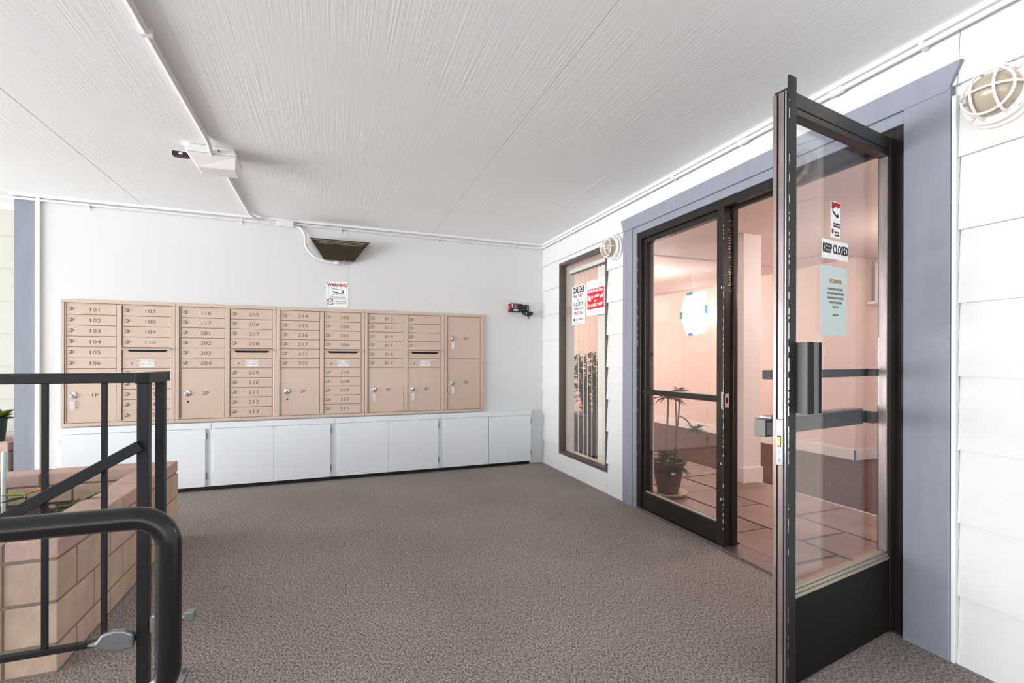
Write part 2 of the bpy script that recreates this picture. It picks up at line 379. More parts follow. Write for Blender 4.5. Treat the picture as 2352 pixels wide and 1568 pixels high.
box('pane', M_glass, (R+.032, R+.038, SY0+.028, SY1-.028, .145, .908), sl); box('pane', M_glass, (R+.032, R+.038, SY0+.028, SY1-.028, .948, 2.085), sl)
for z in (1.62, .52, .3): box('paint_chip', M_white, (FX0-.001, FX0, 2.283, 2.287, z, z+.014), df)

rs_ = random.Random(5)
sm = MB()
for k in range(26):   # scraped paint on the strike side of the mullion, near the top
    z = 1.60+k*.0175; x = R+.035+rs_.uniform(-.012, .010)
    L_ = rs_.uniform(.012, .030); dz_ = rs_.uniform(-.006, .010)
    sm.hexa([(x, 2.2663, z), (x+L_, 2.2663, z+dz_), (x+L_, 2.2669, z+dz_), (x, 2.2669, z), (x, 2.2663, z+.005), (x+L_, 2.2663, z+dz_+.006), (x+L_, 2.2669, z+dz_+.006), (x, 2.2669, z+.005)])
sm.build('scrape_marks', M_lock, df, kind='stuff')
cm_ = MB()
for k in range(46):   # chips along the arrises
    z = rs_.uniform(.1, 2.0); h_ = rs_.uniform(.002, .02)
    cm_.box(FX0-.0006, FX0+.0006, 2.2664, 2.2684, z, z+h_)
for k in range(16):
    z = rs_.uniform(.1, 2.0); cm_.box(FX0-.0006, FX0+.0004, DY1-.003, DY1-.001, z, z+rs_.uniform(.003, .03))
cm_.build('paint_chips', M_trimw, df, kind='stuff')

# ------------------------------------------------------------------ left window
wn1 = thing('window_1', (R, 4.06, WZ0), kind='structure')
f = .032
for b in ((WY0, WY0+f*.7, WZ0, WZ1), (WY1-f, WY1, WZ0, WZ1)): fr('frame', (R-.02, R+.05, *b), par=wn1)
fr('frame', (R-.02, R+.05, WY0+f*.7, WY1-f, WZ0, WZ0+f), par=wn1); fr('frame', (R-.02, R+.05, WY0+f*.7, WY1-f, WZ1-f, WZ1), par=wn1)
box('pane', M_glass, (R+.018, R+.024, WY0+f*.7, WY1-f, WZ0+f, WZ1-f), wn1)
for b in ((WY0-.02, WY0+.012, WZ0-.02, WZ1+.02), (WY1-.012, WY1+.02, WZ0-.02, WZ1+.02)): box('reveal', M_peachw, (R+.051, R+.16, *b), wn1)
box('reveal', M_peachw, (R+.051, R+.16, WY0+.012, WY1-.012, WZ0-.02, WZ0+.012), wn1); box('reveal', M_peachw, (R+.051, R+.16, WY0+.012, WY1-.012, WZ1-.012, WZ1+.02), wn1)
for c_ in wn1.children:
    if c_.name.startswith('frame'): c_.data.materials[0] = mat('weathered_bronze', hexc(92, 82, 78), .4, metal=.3, noise=(12, .12, 4))
# vertical blind
vb = thing('vertical_blind', (R+.11, 4.0, 2.15), 'cream vertical blind with slats turned open, hanging inside the narrow left window', 'blind')
MB().box(R+.088, R+.13, 3.615, 4.50, 2.09, 2.13).build('headrail', M_vane, vb, bevel=.003)
MB().box(R+.094, R+.124, 3.62, 4.49, 2.082, 2.09).build('track', M_blackp, vb)
BXC = R+.11
def vane(y, deg):
    a = math.radians(deg); dx, dy = .042*math.cos(a), .042*math.sin(a); nx, ny = -.0012*math.sin(a), .0012*math.cos(a)
    P = [(BXC-dx-nx, y-dy-ny), (BXC+dx-nx, y+dy-ny), (BXC+dx+nx, y+dy+ny), (BXC-dx+nx, y-dy+ny)]
    MB().hexa([(*q, .215) for q in P]+[(*q, 2.07) for q in P]).build('slat', M_vane, vb)
    MB().box(BXC-.004, BXC+.004, y-.006, y+.006, 2.065, 2.083).build('slat_clip', M_blackp, vb)
for y in (4.33, 4.313-.083, 4.144, 4.06, 3.978): vane(y, 56)
vane(3.90, 98); vane(3.83, 80); vane(3.72, 56); vane(3.65, 80)
# ------------------------------------------------------------------ lobby
LX, LY0, LY1, LH = 5.75, .2, 9.2, 2.385
tag(box('floor_lobby', M_carpeti, (R+.13, 6.3, LY0-.1, LY1, -.3, -.002)), kind='structure')
ft = tag(box('floor_entry', M_grout, (R+.02, 3.82, LY0, LY1-.5, -.002, .002)), kind='structure')
y = LY0; xs = [R+.13, 2.83, 3.26, 3.82]
rows = []
for c in range(3):
    y = LY0+random.uniform(0, .3)*c
    while y < 6.2:
        L_ = random.uniform(.38, .72); g = .004
        a = [random.uniform(-.016, .016) for _ in range(8)]; zt = random.uniform(.007, .011)
        p0 = [(xs[c]+g+abs(a[0]), y+g+a[1]), (xs[c+1]-g-abs(a[2]), y+g+a[1]), (xs[c+1]-g-abs(a[4]), y+L_-g+a[1]), (xs[c]+g+abs(a[6]), y+L_-g+a[1])]
        MB().prism(p0, lambda q, r, h: (q, r, h), 0, zt).build('tile', M_slate, ft, bevel=.002)
        y += L_
box('transition_strip', M_peachw, (3.818, 3.83, LY0, 6.5, -.002, .012), ft)
tag(box('ceiling_lobby', M_peachc, (R+.13, 6.3, LY0-.1, LY1, LH, LH+.1)), kind='structure')
tag(box('trim_7', M_peachc, (R+.13, LX, 4.50, 4.53, LH-.012, LH)), kind='structure')
wlo = tag(box('wall_lobby_far', M_peach, (LX, LX+.12, 3.75, LY1, 0, LH)), kind='structure')
tag(box('wall_lobby_jog', M_peach, (LX+.12, 6.1, 3.75, 3.87, 0, LH)), kind='structure')
tag(box('wall_lobby_recess', M_peach, (6.1, 6.22, LY0-.1, 3.87, 0, LH)), kind='structure')
tag(box('wall_lobby_end', M_peach, (R+.13, LX, LY1, LY1+.1, 0, LH)), kind='structure')
tag(box('wall_lobby_near', M_peach, (R+.13, 6.22, LY0-.1, LY0, 0, LH)), kind='structure')
wli = tag(box('wall_lobby_front', M_peach, (R+.131, R+.15, LY0, DY0, 0, LH)), kind='structure')
for b in ((DY0, DY1, DZ1, LH), (DY1, WY0-.02, 0, LH), (WY0-.02, WY1+.02, 0, WZ0-.02), (WY0-.02, WY1+.02, WZ1+.02, LH), (WY1+.02, LY1, 0, LH)):
    box('wall_section', M_peach, (R+.131, R+.15, *b), wli)
tag(MB().box(LX-.015, LX, 3.735, LY1, 0, .125).build('baseboard_far', M_peachw, bevel=.002), kind='structure')
tag(box('baseboard_jog', M_peachw, (LX-.015, 6.1, 3.735, 3.75, 0, .125), bevel=.002), kind='structure')
tag(box('baseboard_recess', M_peachw, (6.085, 6.1, LY0, 3.735, 0, .125), bevel=.002), kind='structure')
# column
co = thing('column', (3.78, 3.53, 0), 'square cream column with a tall baseboard standing inside the lobby entrance', 'column')
MB().box(3.66, 3.88, 3.41, 3.63, 0, LH).build('shaft', M_peachw, co, bevel=.002)
MB().box(3.645, 3.895, 3.395, 3.645, 0, .15).build('plinth', M_peachw, co, bevel=.003)
# wall ledge in the recess
sh = thing('wall_ledge', (6.0, 3.45, 1.84), 'white ledge with boxed panel above, on the lobby wall behind the open glass door', 'shelf')
MB().box(5.93, 6.1, 3.1, 3.735, 1.84, 1.875).build('shelf_board', M_peachw, sh, bevel=.003)
MB().box(5.99, 6.1, 3.1, 3.68, 1.875, 2.33).build('boxed_panel', M_peachw, sh)
# paper taped on the far wall
pp = thing('taped_paper', (LX-.01, 6.39, 1.97), 'white paper sheet held with blue tape high on the lobby wall behind the sidelight', 'paper')
n = 8; mb = MB(); out = [(6.13, 2.31), (6.35, 2.325), (6.36, 2.29), (6.375, 2.33), (6.6, 2.29), (6.69, 2.1), (6.685, 1.85), (6.56, 1.63), (6.4, 1.62), (6.38, 1.6), (6.1, 1.65), (6.13, 1.9), (6.10, 2.1)]
mb.prism(out, fx, LX-.012, LX-.004).build('sheet', M_paperglow, pp)
MB().box(LX-.015, LX-.002, 6.42, 6.56, 2.29, 2.345).build('tape', M_tape, pp); MB().box(LX-.015, LX-.002, 6.66, 6.73, 1.9, 2.02).build('tape', M_tape, pp)
MB().box(LX-.015, LX-.002, 6.42, 6.52, 1.6, 1.645).build('tape', M_tape, pp); MB().box(LX-.015, LX-.002, 6.09, 6.13, 1.95, 2.08).build('tape', M_tape, pp)
sc = thing('wall_sconce', (LX, 5.9, 1.9), 'small glowing sconce on the lobby wall beside the white taped paper', 'lamp')
MB().lathe([(.05, 0), (.05, .02), (.03, .03)], (LX, 5.9, 1.92), '-X', 16).build('back_plate', M_peachw, sc)
MB().lathe([(.045, -.1), (.06, -.03), (.06, .06), (.05, .11)], (LX-.09, 5.9, 1.92), 'Z', 16).build('shade', M_sconce, sc, smooth=True)
def point(name, loc, e, col, r=.12):
    l = bpy.data.lights.new(name, 'POINT'); l.energy = e; l.color = col; l.shadow_soft_size = r
    o = bpy.data.objects.new(name, l); C.objects.link(o); o.location = loc
point('sconce_lamp', (LX-.2, 5.9, 1.95), 2.5, (1, .82, .76))
PK = (1, .885, .85)
for x_, y_, e_ in ((4.9, 2.3, 34), (4.2, 5.4, 22), (3.5, 8.0, 105), (3.0, 1.2, 12)): point('lobby_lamp', (x_, y_, 1.9), e_, PK, .18)

# ------------------------------------------------------------------ mailboxes
PITCH = .0895; MT = 1.632; FY = D-.035          # front plane of the frames
lockm = MB().lathe([(.0155, 0), (.0155, .007), (.012, .012), (.004, .013)], (0, 0, 0), '-Y', 14).mesh('lock', smooth=True); lockm.materials.append(M_lock)
def small(name, me, loc, par, org):
    o = bpy.data.objects.new(name, me); C.objects.link(o); o.parent = par; o.location = Vector(loc)-Vector(org); ROOT[o.name] = tuple(org); return o
DM = {}
def doormesh(wd, ht, kind):
    k = (round(wd, 3), round(ht, 3), kind)
    if k in DM: return DM[k]
    g = .0022
    mb = MB().box(g, wd-g, 0, .012, -ht+g, -g)
    # folded right and lower lips
    mb.box(wd-.009, wd-g, -.0045, 0, -ht+g, -g); mb.box(g, wd-.009, -.004, 0, -ht+g, -ht+.007)
    me = mb.mesh('door_'+kind); me.materials.append(M_box); DM[k] = me; return me
def unit(x0, x1, cols, label):
    org = (x0, FY, .615)
    u = thing('mailbox_unit', ((x0+x1)/2, D, .615), label, 'mailbox', group='beige mailbox units along the back wall'); ROOT[u.name] = tuple(u.location); org = u.location
    mb = MB(); Z0, Z1 = .615, 1.665
    mb.box(x0+.001, x1-.001, FY, D, Z1-.026, Z1).box(x0+.001, x1-.001, FY, D, Z0, Z0+.026)
    mb.box(x0+.001, x0+.028, FY, D, Z0+.026, Z1-.026).box(x1-.028, x1-.001, FY, D, Z0+.026, Z1-.026)
    mb.build('outer_frame', M_box, u, bevel=.003)
    mi = MB()   # inner lip
    a, b, c, d = x0+.031, x1-.031, Z0+.029, Z1-.029
    mi.box(a, b, FY+.006, D-.002, d-.006, d).box(a, b, FY+.006, D-.002, c, c+.006).box(a, a+.006, FY+.006, D-.002, c+.006, d-.006).box(b-.006, b, FY+.006, D-.002, c+.006, d-.006)
    if len(cols) == 2: mi.box(cols[0][1]+.002, cols[1][0]-.002, FY+.004, D-.002, c+.006, d-.006)
    mi.build('inner_frame', M_box, u, bevel=.001)
    box('back_panel', M_groove, (x0+.028, x1-.028, D-.014, D-.001, Z0+.026, Z1-.026), u)
    for (cx0, cx1, items) in cols:
        r = 0
        for it in items:
            kind, rows_, txt = it; wd = cx1-cx0; zt = MT-r*PITCH; ht = rows_*PITCH
            if kind == 'box':
                o = small('box_door', doormesh(wd, ht, 'box'), (cx0, FY+.012, zt), u, org)
                if txt: o['label'] = 'door numbered '+txt
                ROOT[o.name] = (cx0, FY+.012, zt)
                small('lock', lockm, (cx0+.030, FY+.012, zt-.042), o, (cx0, FY+.012, zt))
                if txt: text(txt, .046, M_num, (cx0+wd*.56, FY+.0115, zt-.047), o, xs=1.28, thin=-.0003, name='number')
                if txt == '101':
                    MB().hexa([(cx0+.06, FY+.004, zt-.088), (cx1-.03, FY+.010, zt-.090), (cx1-.03, FY+.014, zt-.090), (cx0+.06, FY+.014, zt-.088),
                               (cx0+.1, FY+.002, zt-.080), (cx1-.08, FY+.004, zt-.082), (cx1-.03, FY+.014, zt-.082), (cx0+.06, FY+.014, zt-.080)]).build('bent_lip', M_box, o)
            elif kind == 'slot':
                o = small('outgoing_slot_door', doormesh(wd, ht, 'box'), (cx0, FY+.012, zt), u, org); ROOT[o.name] = (cx0, FY+.012, zt)
                MB().hexa([(cx0-.0, FY-.028, zt-.020), (cx1+.01, FY-.028, zt-.020), (cx1+.01, FY+.012, zt-.012), (cx0-.0, FY+.012, zt-.012),
                           (cx0-.0, FY-.028, zt-.013), (cx1+.01, FY-.028, zt-.013), (cx1+.01, FY+.012, zt-.0), (cx0-.0, FY+.012, zt-.0)]).build('hood', M_box, o, bevel=.001)
                MB().hexa([(cx0+.05, FY+.010, zt-.038), (cx1-.04, FY+.010, zt-.038), (cx1-.04, FY+.012, zt-.038), (cx0+.05, FY+.012, zt-.038),
                           (cx0+.03, FY+.010, zt-.016), (cx1-.02, FY+.010, zt-.016), (cx1-.02, FY+.012, zt-.016), (cx0+.03, FY+.012, zt-.016)]).build('slot', M_slot, o)
            elif kind == 'plate':
                o = small('carrier_door', doormesh(wd, ht, 'box'), (cx0, FY+.012, zt), u, org); ROOT[o.name] = (cx0, FY+.012, zt)
                MB().box(cx0+.125, cx0+.235, FY+.0105, FY+.012, zt-.074, zt-.018).build('mail_label', M_white, o)
                text('U.S. MAIL', .022, M_ink, (cx0+.18, FY+.0102, zt-.030), o, xs=1.25)
                for k in range(3): text('PENALTY FOR PRIVATE USE', .0085, M_inkg, (cx0+.18, FY+.0102, zt-.046-.009*k), o)
                sb = MB()
                for px, pz in ((.03, .028), (.03, .062), (.103, .028), (.103, .062), (wd-.018, .028), (wd-.018, .062)): sb.lathe([(.004, 0), (.003, .003)], (cx0+px, FY+.012, zt-pz), '-Y', 8)
                sb.build('rivets', M_lock, o, kind='stuff')
                MB().lathe([(.009, 0), (.009, .003), (.003, .004)], (cx0+.065, FY+.012, zt-.046), '-Y', 12).build('keyhole', M_lock, o)
                MB().lathe([(.004, 0), (.003, .001)], (cx0+.065, FY+.008, zt-.046), '-Y', 8).build('key_slot', M_slot, o)
            elif kind == 'parcel':
                num, zk, key = txt
                o = small('parcel_door', doormesh(wd, ht, 'parcel'), (cx0, FY+.012, zt), u, org); o['label'] = 'parcel door numbered '+num; ROOT[o.name] = (cx0, FY+.012, zt)
                kx = cx0+.055
                MB().lathe([(.027, 0), (.027, .004), (.022, .007), (.014, .007), (.014, .016), (.004, .017)], (kx, FY+.012, zk), '-Y', 20).build('parcel_lock', M_chrome, o, smooth=True)
                MB().lathe([(.0095, 0), (.009, .002)], (kx, FY-.005, zk), '-Y', 14).build('lock_core', M_greyp, o)
                dk = MB()
                for sx in (-1, 1): dk.box(kx+sx*.019-.003, kx+sx*.019+.003, FY+.0042, FY+.0052, zk+.003, zk+.015)
                dk.build('lock_mark', M_slot, o, kind='stuff')
                text(num, .046, M_num, (cx0+wd*.56, FY+.0115, zk-.004), o, xs=1.2, thin=-.0003, name='number')
                if key:
                    MB().tube(arc((kx, FY-.008, zk-.022), .012, 0, 2*PI, (1, 0, 0), (0, 0, 1), 14), .0012, 6, False).build('key_ring', M_chrome, o)
                    MB().hexa([(kx-.017, FY-.014, zk-.115), (kx+.013, FY-.004, zk-.115), (kx+.013, FY-.001, zk-.115), (kx-.017, FY-.011, zk-.115),
                               (kx-.017, FY-.014, zk-.045), (kx+.013, FY-.004, zk-.045), (kx+.013, FY-.001, zk-.045), (kx-.017, FY-.011, zk-.045)]).build('key_tag', M_key, o, bevel=.002)
                else:
                    MB().lathe([(.0085, 0), (.008, .002)], (kx, FY+.012, zk-.075), '-Y', 14).build('keyhole', M_slot, o)
                if True:
                    sb = MB()
                    for px, pz in ((-.013, -.048), (.015, -.048), (-.013, -.10), (.015, -.10)): sb.lathe([(.0035, 0), (.003, .002)], (kx+px, FY+.012, zk+pz), '-Y', 8)
                    sb.build('rivets', M_lock, o, kind='stuff')
            r += rows_
    return u
def boxes(a): return [('box', 1, t) for t in a]
SP = [('slot', 1, None), ('plate', 1, None)]
unit(-2.08, -1.285, [(-2.048, -1.706, boxes(['101', '102', '103', '104', '105', '106'])+[('parcel', 5, ('1P', .872, True))]),
                     (-1.668, -1.320, boxes(['107', '108', '109', '110'])+SP+boxes(['111', '112', '113', '114', '115']))], 'beige mailbox unit numbered 101 to 115, leftmost, with a bent lip under 101')
unit(-1.285, -.487, [(-1.247, -.909, boxes(['116', '117', '201', '202', '203', '204'])+[('parcel', 5, ('2P', .872, False))]),
                     (-.868, -.525, boxes(['205', '206', '207', '208'])+SP+boxes(['209', '210', '211', '212', '213']))], 'beige mailbox unit numbered 116 to 213 with parcel door 2P')
unit(-.487, .306, [(-.450, -.110, boxes(['214', '215', '216', '217', '301', '302'])+[('parcel', 5, ('3P', .872, False))]),
                   (-.072, .268, boxes(['303', '304', '305', '306'])+SP+boxes(['307', '308', '309', '310', '311']))], 'beige mailbox unit numbered 214 to 311, middle one below the warning sign')
unit(.306, 1.112, [(.344, .690, boxes(['312', '313', '314', '315', '316', '317'])+[('parcel', 5, ('4P', .872, True))]),
                   (.730, 1.074, boxes([None, None, None, None])+SP+[('parcel', 5, ('5P', .872, True))])], 'beige mailbox unit numbered 312 to 317 with parcel doors 4P and 5P')
unit(1.112, 1.545, [(1.150, 1.507, [('parcel', 5, ('6P', 1.405, True)), ('parcel', 6, ('7P', .93, True))])], 'narrow beige parcel unit with doors 6P and 7P, rightmost')

# ------------------------------------------------------------------ low cabinets under the mailboxes
CY = D-.062
cb = thing('base_cabinet', (0, D, 0), 'long low pale grey cabinet with flat doors under the mailboxes', 'cabinet')
MB().box(-2.08, 2.105, CY+.016, D, .035, .606).build('body', M_cab, cb, bevel=.002)
for a, b in ((-2.08, -1.008), (-1.005, .022), (.025, 1.072), (1.075, 2.105)): MB().box(a, b, CY, CY+.016, .555, .606).build('face_rail', M_cab, cb, bevel=.0015)
MB().box(-2.08, 2.09, CY+.03, D, 0, .035).build('toe_kick', M_slot, cb)
for i, (a, b, g) in enumerate(((-2.06, -1.505, 0), (-1.50, -1.052, 1), (-.995, -.505, 0), (-.503, -.014, 1), (.060, .535, 0), (.537, 1.042, 1), (1.10, 1.593, 0), (1.600, 2.095, 1))):
    d_ = MB().box(a, b, CY-.004, CY+.016, .040, .552).build('door', M_cab, cb, bevel=.0015)
    hx = b+.008 if g else a-.008
    for z in (.46, .10):
        h = MB().box(hx-.006, hx+.004, CY+.004, CY+.016, z, z+.055).tube([(hx+(-.004 if g else .004), CY+.0, z), (hx+(-.004 if g else .004), CY+.0, z+.055)], .004, 8)
        h.build('hinge', M_steel if g else M_trimw, d_)
tag(box('trim_8', M_plaster, (2.106, 2.275, D-.006, D, 0, .60)), kind='structure')

# ------------------------------------------------------------------ conduits, box, ceiling light
def strap(mb, c, r, ax):
    if ax == 'x': mb.box(c[0]-.008, c[0]+.008, c[1]-r-.002, D, c[2]-r-.002, c[2]+r+.002).box(c[0]-.008, c[0]+.008, D-.004, D, c[2]-.035, c[2])
r = .0105; cy = D-.016; cz = 2.452
cl = MB().tube(smoothpath([(-2.72, cy, 2.468), (-2.3, cy, 2.462), (-1.4, cy, cz+.004), (-.66, cy, cz), (-.58, cy, cz-.003), (-.52, cy, cz-.006), (-.47, cy, cz-.008)], 5), r).build('conduit', M_conduit, smooth=True, loc=(-1.5, cy, cz))
tag(cl, 'thin white conduit along the top of the mailbox wall, left of the junction box', 'conduit')
for x in (-1.9, -.78): s_ = MB(); strap(s_, (x, cy, cz), r, 'x'); s_.build('strap', M_conduit, cl)
cr = MB().tube(smoothpath([(-.345, cy, cz+.012), (.3, cy, cz+.006), (1.2, cy, cz), (2.05, cy, cz), (2.17, cy-.004, cz), (2.232, cy-.03, cz), (R-.035, cy-.075, cz)], 5), r).build('conduit', M_conduit, smooth=True, loc=(1, cy, cz))
tag(cr, 'thin white conduit from the junction box to the corner above the alarm box', 'conduit')
c2 = MB().tube([(R-.035, cy-.079, cz), (R-.035, 3.0, cz), (R-.035, 1.0, cz), (R-.035, -4.5, cz)], r).build('conduit', M_conduit, smooth=True, loc=(R-.035, 2, cz))
tag(c2, 'white conduit with a coupling along the top of the siding wall over the door', 'conduit')
for x in (.08, 1.05, 1.92): s_ = MB(); strap(s_, (x, cy, cz), r, 'x'); s_.build('strap', M_conduit, cr)
for y in (2.1, 1.55): MB().tube([(R-.035, y-.03, cz), (R-.035, y-.028, cz), (R-.035, y+.028, cz), (R-.035, y+.03, cz)], [r+.003, r+.006, r+.006, r+.003], 12).build('coupling', M_conduit, c2)
for y in (4.2, 2.7, 1.2, 0): MB().box(R-.05, R-.012, y-.008, y+.008, cz-.014, cz+.014).build('strap', M_conduit, c2)
for y in (4.2, 2.7, 1.2, 0): MB().box(R-.014, R+.004, y-.008, y+.008, cz-.004, cz+.02).build('strap', M_conduit, c2)
jb = thing('junction_box', (-.408, D, 2.44), 'small white junction box where the conduits meet high on the mailbox wall', 'box')
MB().box(-.470, -.346, D-.045, D, 2.428, 2.480).build('housing', M_conduit, jb, bevel=.003); MB().box(-.473, -.343, D-.048, D-.045, 2.425, 2.483).build('cover', M_conduit, jb, bevel=.001)
for x, z in ((-.482, 2.444), (-.482, 2.466), (-.334, 2.464), (-.334, 2.440)): MB().tube([(x-.012, cy, z), (x+.012, cy, z)], .014, 8).build('connector', M_conduit, jb)
ca = MB().tube(smoothpath([(-.70, 3.62, H-.012), (-.70, 4.2, H-.012), (-.70, 4.72, H-.012), (-.695, 4.82, H-.014), (-.66, 4.90, H-.024), (-.60, cy-.004, H-.032), (-.49, cy, H-.034)], 5), r).build('conduit', M_conduit, smooth=True, loc=(-.7, 4.2, H-.012))
tag(ca, 'white conduit on the ceiling between the light fixture and the junction box', 'conduit')
cf = MB().tube([(-.70, -3, H-.014), (-.70, 1, H-.014)]+smoothpath([(-.70, 2, H-.014), (-.70, 3.0, H-.014), (-.70, 3.28, H-.016), (-.70, 3.36, H-.04), (-.70, 3.41, H-.052)], 5), .013).build('conduit', M_conduit, smooth=True, loc=(-.7, 2, H-.014))
tag(cf, 'white conduit on the ceiling running from the near edge to the light fixture', 'conduit')
for y in (2.3, .6): MB().box(-.722, -.678, y-.008, y+.008, H-.03, H).build('strap', M_conduit, cf)
lf = thing('ceiling_light', (-.7, 3.48, H), 'white box light fixture with a pale tapered lens on the porch ceiling', 'lamp')
MB().hexa([(-.845,3.395,H-.052),(-.56,3.395,H-.052),(-.56,3.62,H-.052),(-.845,3.62,H-.052),(-.825,3.41,H),(-.58,3.41,H),(-.58,3.61,H),(-.825,3.61,H)]).build('housing', M_fix, lf, bevel=.008)
MB().hexa([(-.79,3.46,H-.125),(-.575,3.44,H-.125),(-.575,3.59,H-.125),(-.79,3.59,H-.125),(-.84,3.40,H-.053),(-.565,3.40,H-.053),(-.565,3.615,H-.053),(-.84,3.615,H-.053)]).build('lens', M_lens, lf, bevel=.006)
pc = MB().box(-.93, -.845, 3.49, 3.53, H-.058, H-.03).build('sensor', M_blackp, lf, bevel=.002)
MB().box(-.895, -.875, 3.487, 3.49, H-.05, H-.038).build('sensor_eye', M_cream, pc)
MB().lathe([(.008, 0), (.004, .012)], (-.66, 3.395, H-.03), '-Y', 8).build('screw', M_lock, lf)
# wedge sconce and its conduit
ws = thing('wedge_uplight', (.08, D, 2.24), 'dark bronze wedge shaped wall uplight above the warning sign', 'lamp')
y1 = D-.16
MB().hexa([(-.075, D-.045, 2.145), (.21, D-.045, 2.145), (.21, D, 2.145), (-.075, D, 2.145), (-.195, y1, 2.315), (.345, y1, 2.315), (.345, D, 2.33), (-.195, D, 2.33)]).build('shade', M_brass, ws, bevel=.003)
def onw(x, t): # point on sloped front
    z = 2.145+t*.17; return (x, D-.045-(.115)*t-.002, z)
for t_, a, b in ((.93, -.165, .315), (.86, -.135, .29), (.79, -.11, .27)):
    p = [onw(a, t_-.012), onw(b, t_-.012), onw(b, t_+.012), onw(a, t_+.012)]
    q = [(v[0], v[1]+.003, v[2]) for v in p]
    MB().hexa(p+q).build('louvre_slit', M_bead, ws)
for a, b in (((-.075, D-.047, 2.145), (-.197, y1-.002, 2.317)), ((.21, D-.047, 2.145), (.347, y1-.002, 2.317))): MB().tube([a, b], .003, 6).build('edge_strip', M_chrome, ws)
cv = MB().tube(smoothpath([(-.325, cy, 2.440), (-.28, cy-.006, 2.425), (-.245, cy-.02, 2.36), (-.235, cy-.03, 2.26), (-.18, cy-.03, 2.18), (-.09, cy-.026, 2.135), (.02, cy-.02, 2.115), (.10, cy-.02, 2.115)], 6), r+.001).build('conduit', M_conduit, smooth=True, loc=(-.2, cy, 2.3))
tag(cv, 'curved white flexible conduit dropping from the junction box to the wedge uplight', 'conduit')
MB().box(.02, .055, cy-.036, cy-.004, 2.10, 2.13).build('connector', M_conduit, cv, bevel=.003)
MB().tube([(.075, cy-.02, 2.118), (.12, cy-.02, 2.135)], .017, 10).build('elbow', M_chrome, cv)

# ------------------------------------------------------------------ signs on the mail wall and window
def sign(name, label, loc, cat='sign'): return thing(name, loc, label, cat)
sg = sign('warning_sign', 'white WARNING video surveillance sign with red heading above the mailboxes', (.05, D, 1.82))
MB().box(-.05, .152, D-.004, D, 1.694, 1.936).build('board', M_white, sg)
text('WARNING', .044, M_maroon, (.05, D-.0048, 1.905), sg, xs=.88, thin=.0012)
y_ = D-.005
bl = MB()
for a, b, c, d in ((-.035, .137, 1.880, 1.8808), (-.035, .137, 1.796, 1.7968), (-.035, -.0342, 1.796, 1.88), (.1362, .137, 1.796, 1.88)): bl.box(a, b, y_, D-.0038, c, d)
bl.build('border', M_inkg, sg)
fy = lambda a, b, h: (a, h, b)
g = MB(); g.prism([(.0, 1.845), (.008, 1.836), (.075, 1.819), (.082, 1.826), (.006, 1.845)], fy, y_, D-.0038)
g.prism([(.080, 1.822), (.095, 1.82), (.108, 1.84), (.104, 1.856), (.092, 1.86), (.098, 1.85), (.098, 1.84), (.09, 1.829)], fy, y_, D-.0038); g.build('camera_picture', M_ink, sg)
g = MB(); g.prism([(0, 1.87), (.004, 1.876), (.094, 1.858), (.094, 1.856)], fy, y_, D-.0038); g.prism([(.0, 1.845), (-.002, 1.87), (.0, 1.87), (.002, 1.845)], fy, y_, D-.0038)
g.prism([(.042, 1.826), (.048, 1.826), (.048, 1.817), (.042, 1.817)], fy, y_, D-.0038); g.prism([(.008, 1.817), (.056, 1.815), (.056, 1.812), (.012, 1.814), (.012, 1.8), (.008, 1.8)], fy, y_, D-.0038)
g.build('camera_outline', M_inkg, sg)
text('THIS BUILDING IS UNDER', .0125, M_inkg, (.05, y_, 1.786), sg); text('24 HOUR VIDEO SURVEILLANCE', .0125, M_inkg, (.05, y_, 1.772), sg)
MB().box(-.043, .008, y_, D-.0038, 1.712, 1.762).build('logo_square', M_maroon, sg)
MB().prism([(-.0175+.0235*math.cos(a*PI/12), 1.737+.021*math.sin(a*PI/12)) for a in range(24)], fy, y_-.0006, y_).build('logo_oval', M_white, sg)
text('BAY', .017, M_ink, (-.0175, y_-.001, 1.740), sg, shear=.3); text('ALARM', .008, M_inkg, (-.0175, y_-.001, 1.728), sg)
text('1-800-470-1000', .0185, M_inkg, (.078, y_, 1.745), sg, xs=.92); text('WWW.BAYALARM.COM', .010, M_inkg, (.078, y_, 1.725), sg)
for x, z in ((-.04, 1.927), (.143, 1.924), (-.042, 1.703), (.142, 1.702)): MB().lathe([(.004, 0), (.003, .002)], (x, D-.004, z), '-Y', 8).build('screw', M_slot, sg)

gx = R+.0155       # just outside of the window glass (faces -X)
def tX(txt, size, m, y, z, par, **k): return text(txt, size, m, (gx-.002, y, z), par, rot=RX, **k)
ns = sign('notice_sign', 'tall white NOTICE mail theft felony sticker on the narrow window glass', (gx, 4.17, 1.7))
MB().box(gx, gx+.0015, 4.035, 4.295, 1.53, 1.915).build('sheet', M_white, ns)
MB().box(gx-.0008, gx, 4.052, 4.278, 1.845, 1.903).build('heading_bar', M_ink, ns)
bl = MB()
for a, b, c, d in ((4.05, 4.28, 1.545, 1.548), (4.05, 4.28, 1.903, 1.906), (4.05, 4.053, 1.545, 1.905), (4.277, 4.28, 1.545, 1.905)): bl.box(gx-.0008, gx, a, b, c, d)
bl.build('border', M_ink, ns)
tX('NOTICE', .064, M_white, 4.165, 1.874, ns, xs=.92, thin=.001)
tX('MAIL THEFT', .046, M_maroon, 4.165, 1.812, ns, xs=.8); tX('IS A', .03, M_ink, 4.165, 1.775, ns)
tX('FELONY', .062, M_ink, 4.165, 1.73, ns, xs=.85); tX('PUNISHABLE BY FINE OR', .022, M_ink, 4.165, 1.684, ns, xs=.75)
tX('PRISON', .056, M_maroon, 4.165, 1.64, ns, xs=.9); tX('CALL POLICE', .032, M_ink, 4.145, 1.578, ns, xs=.8)
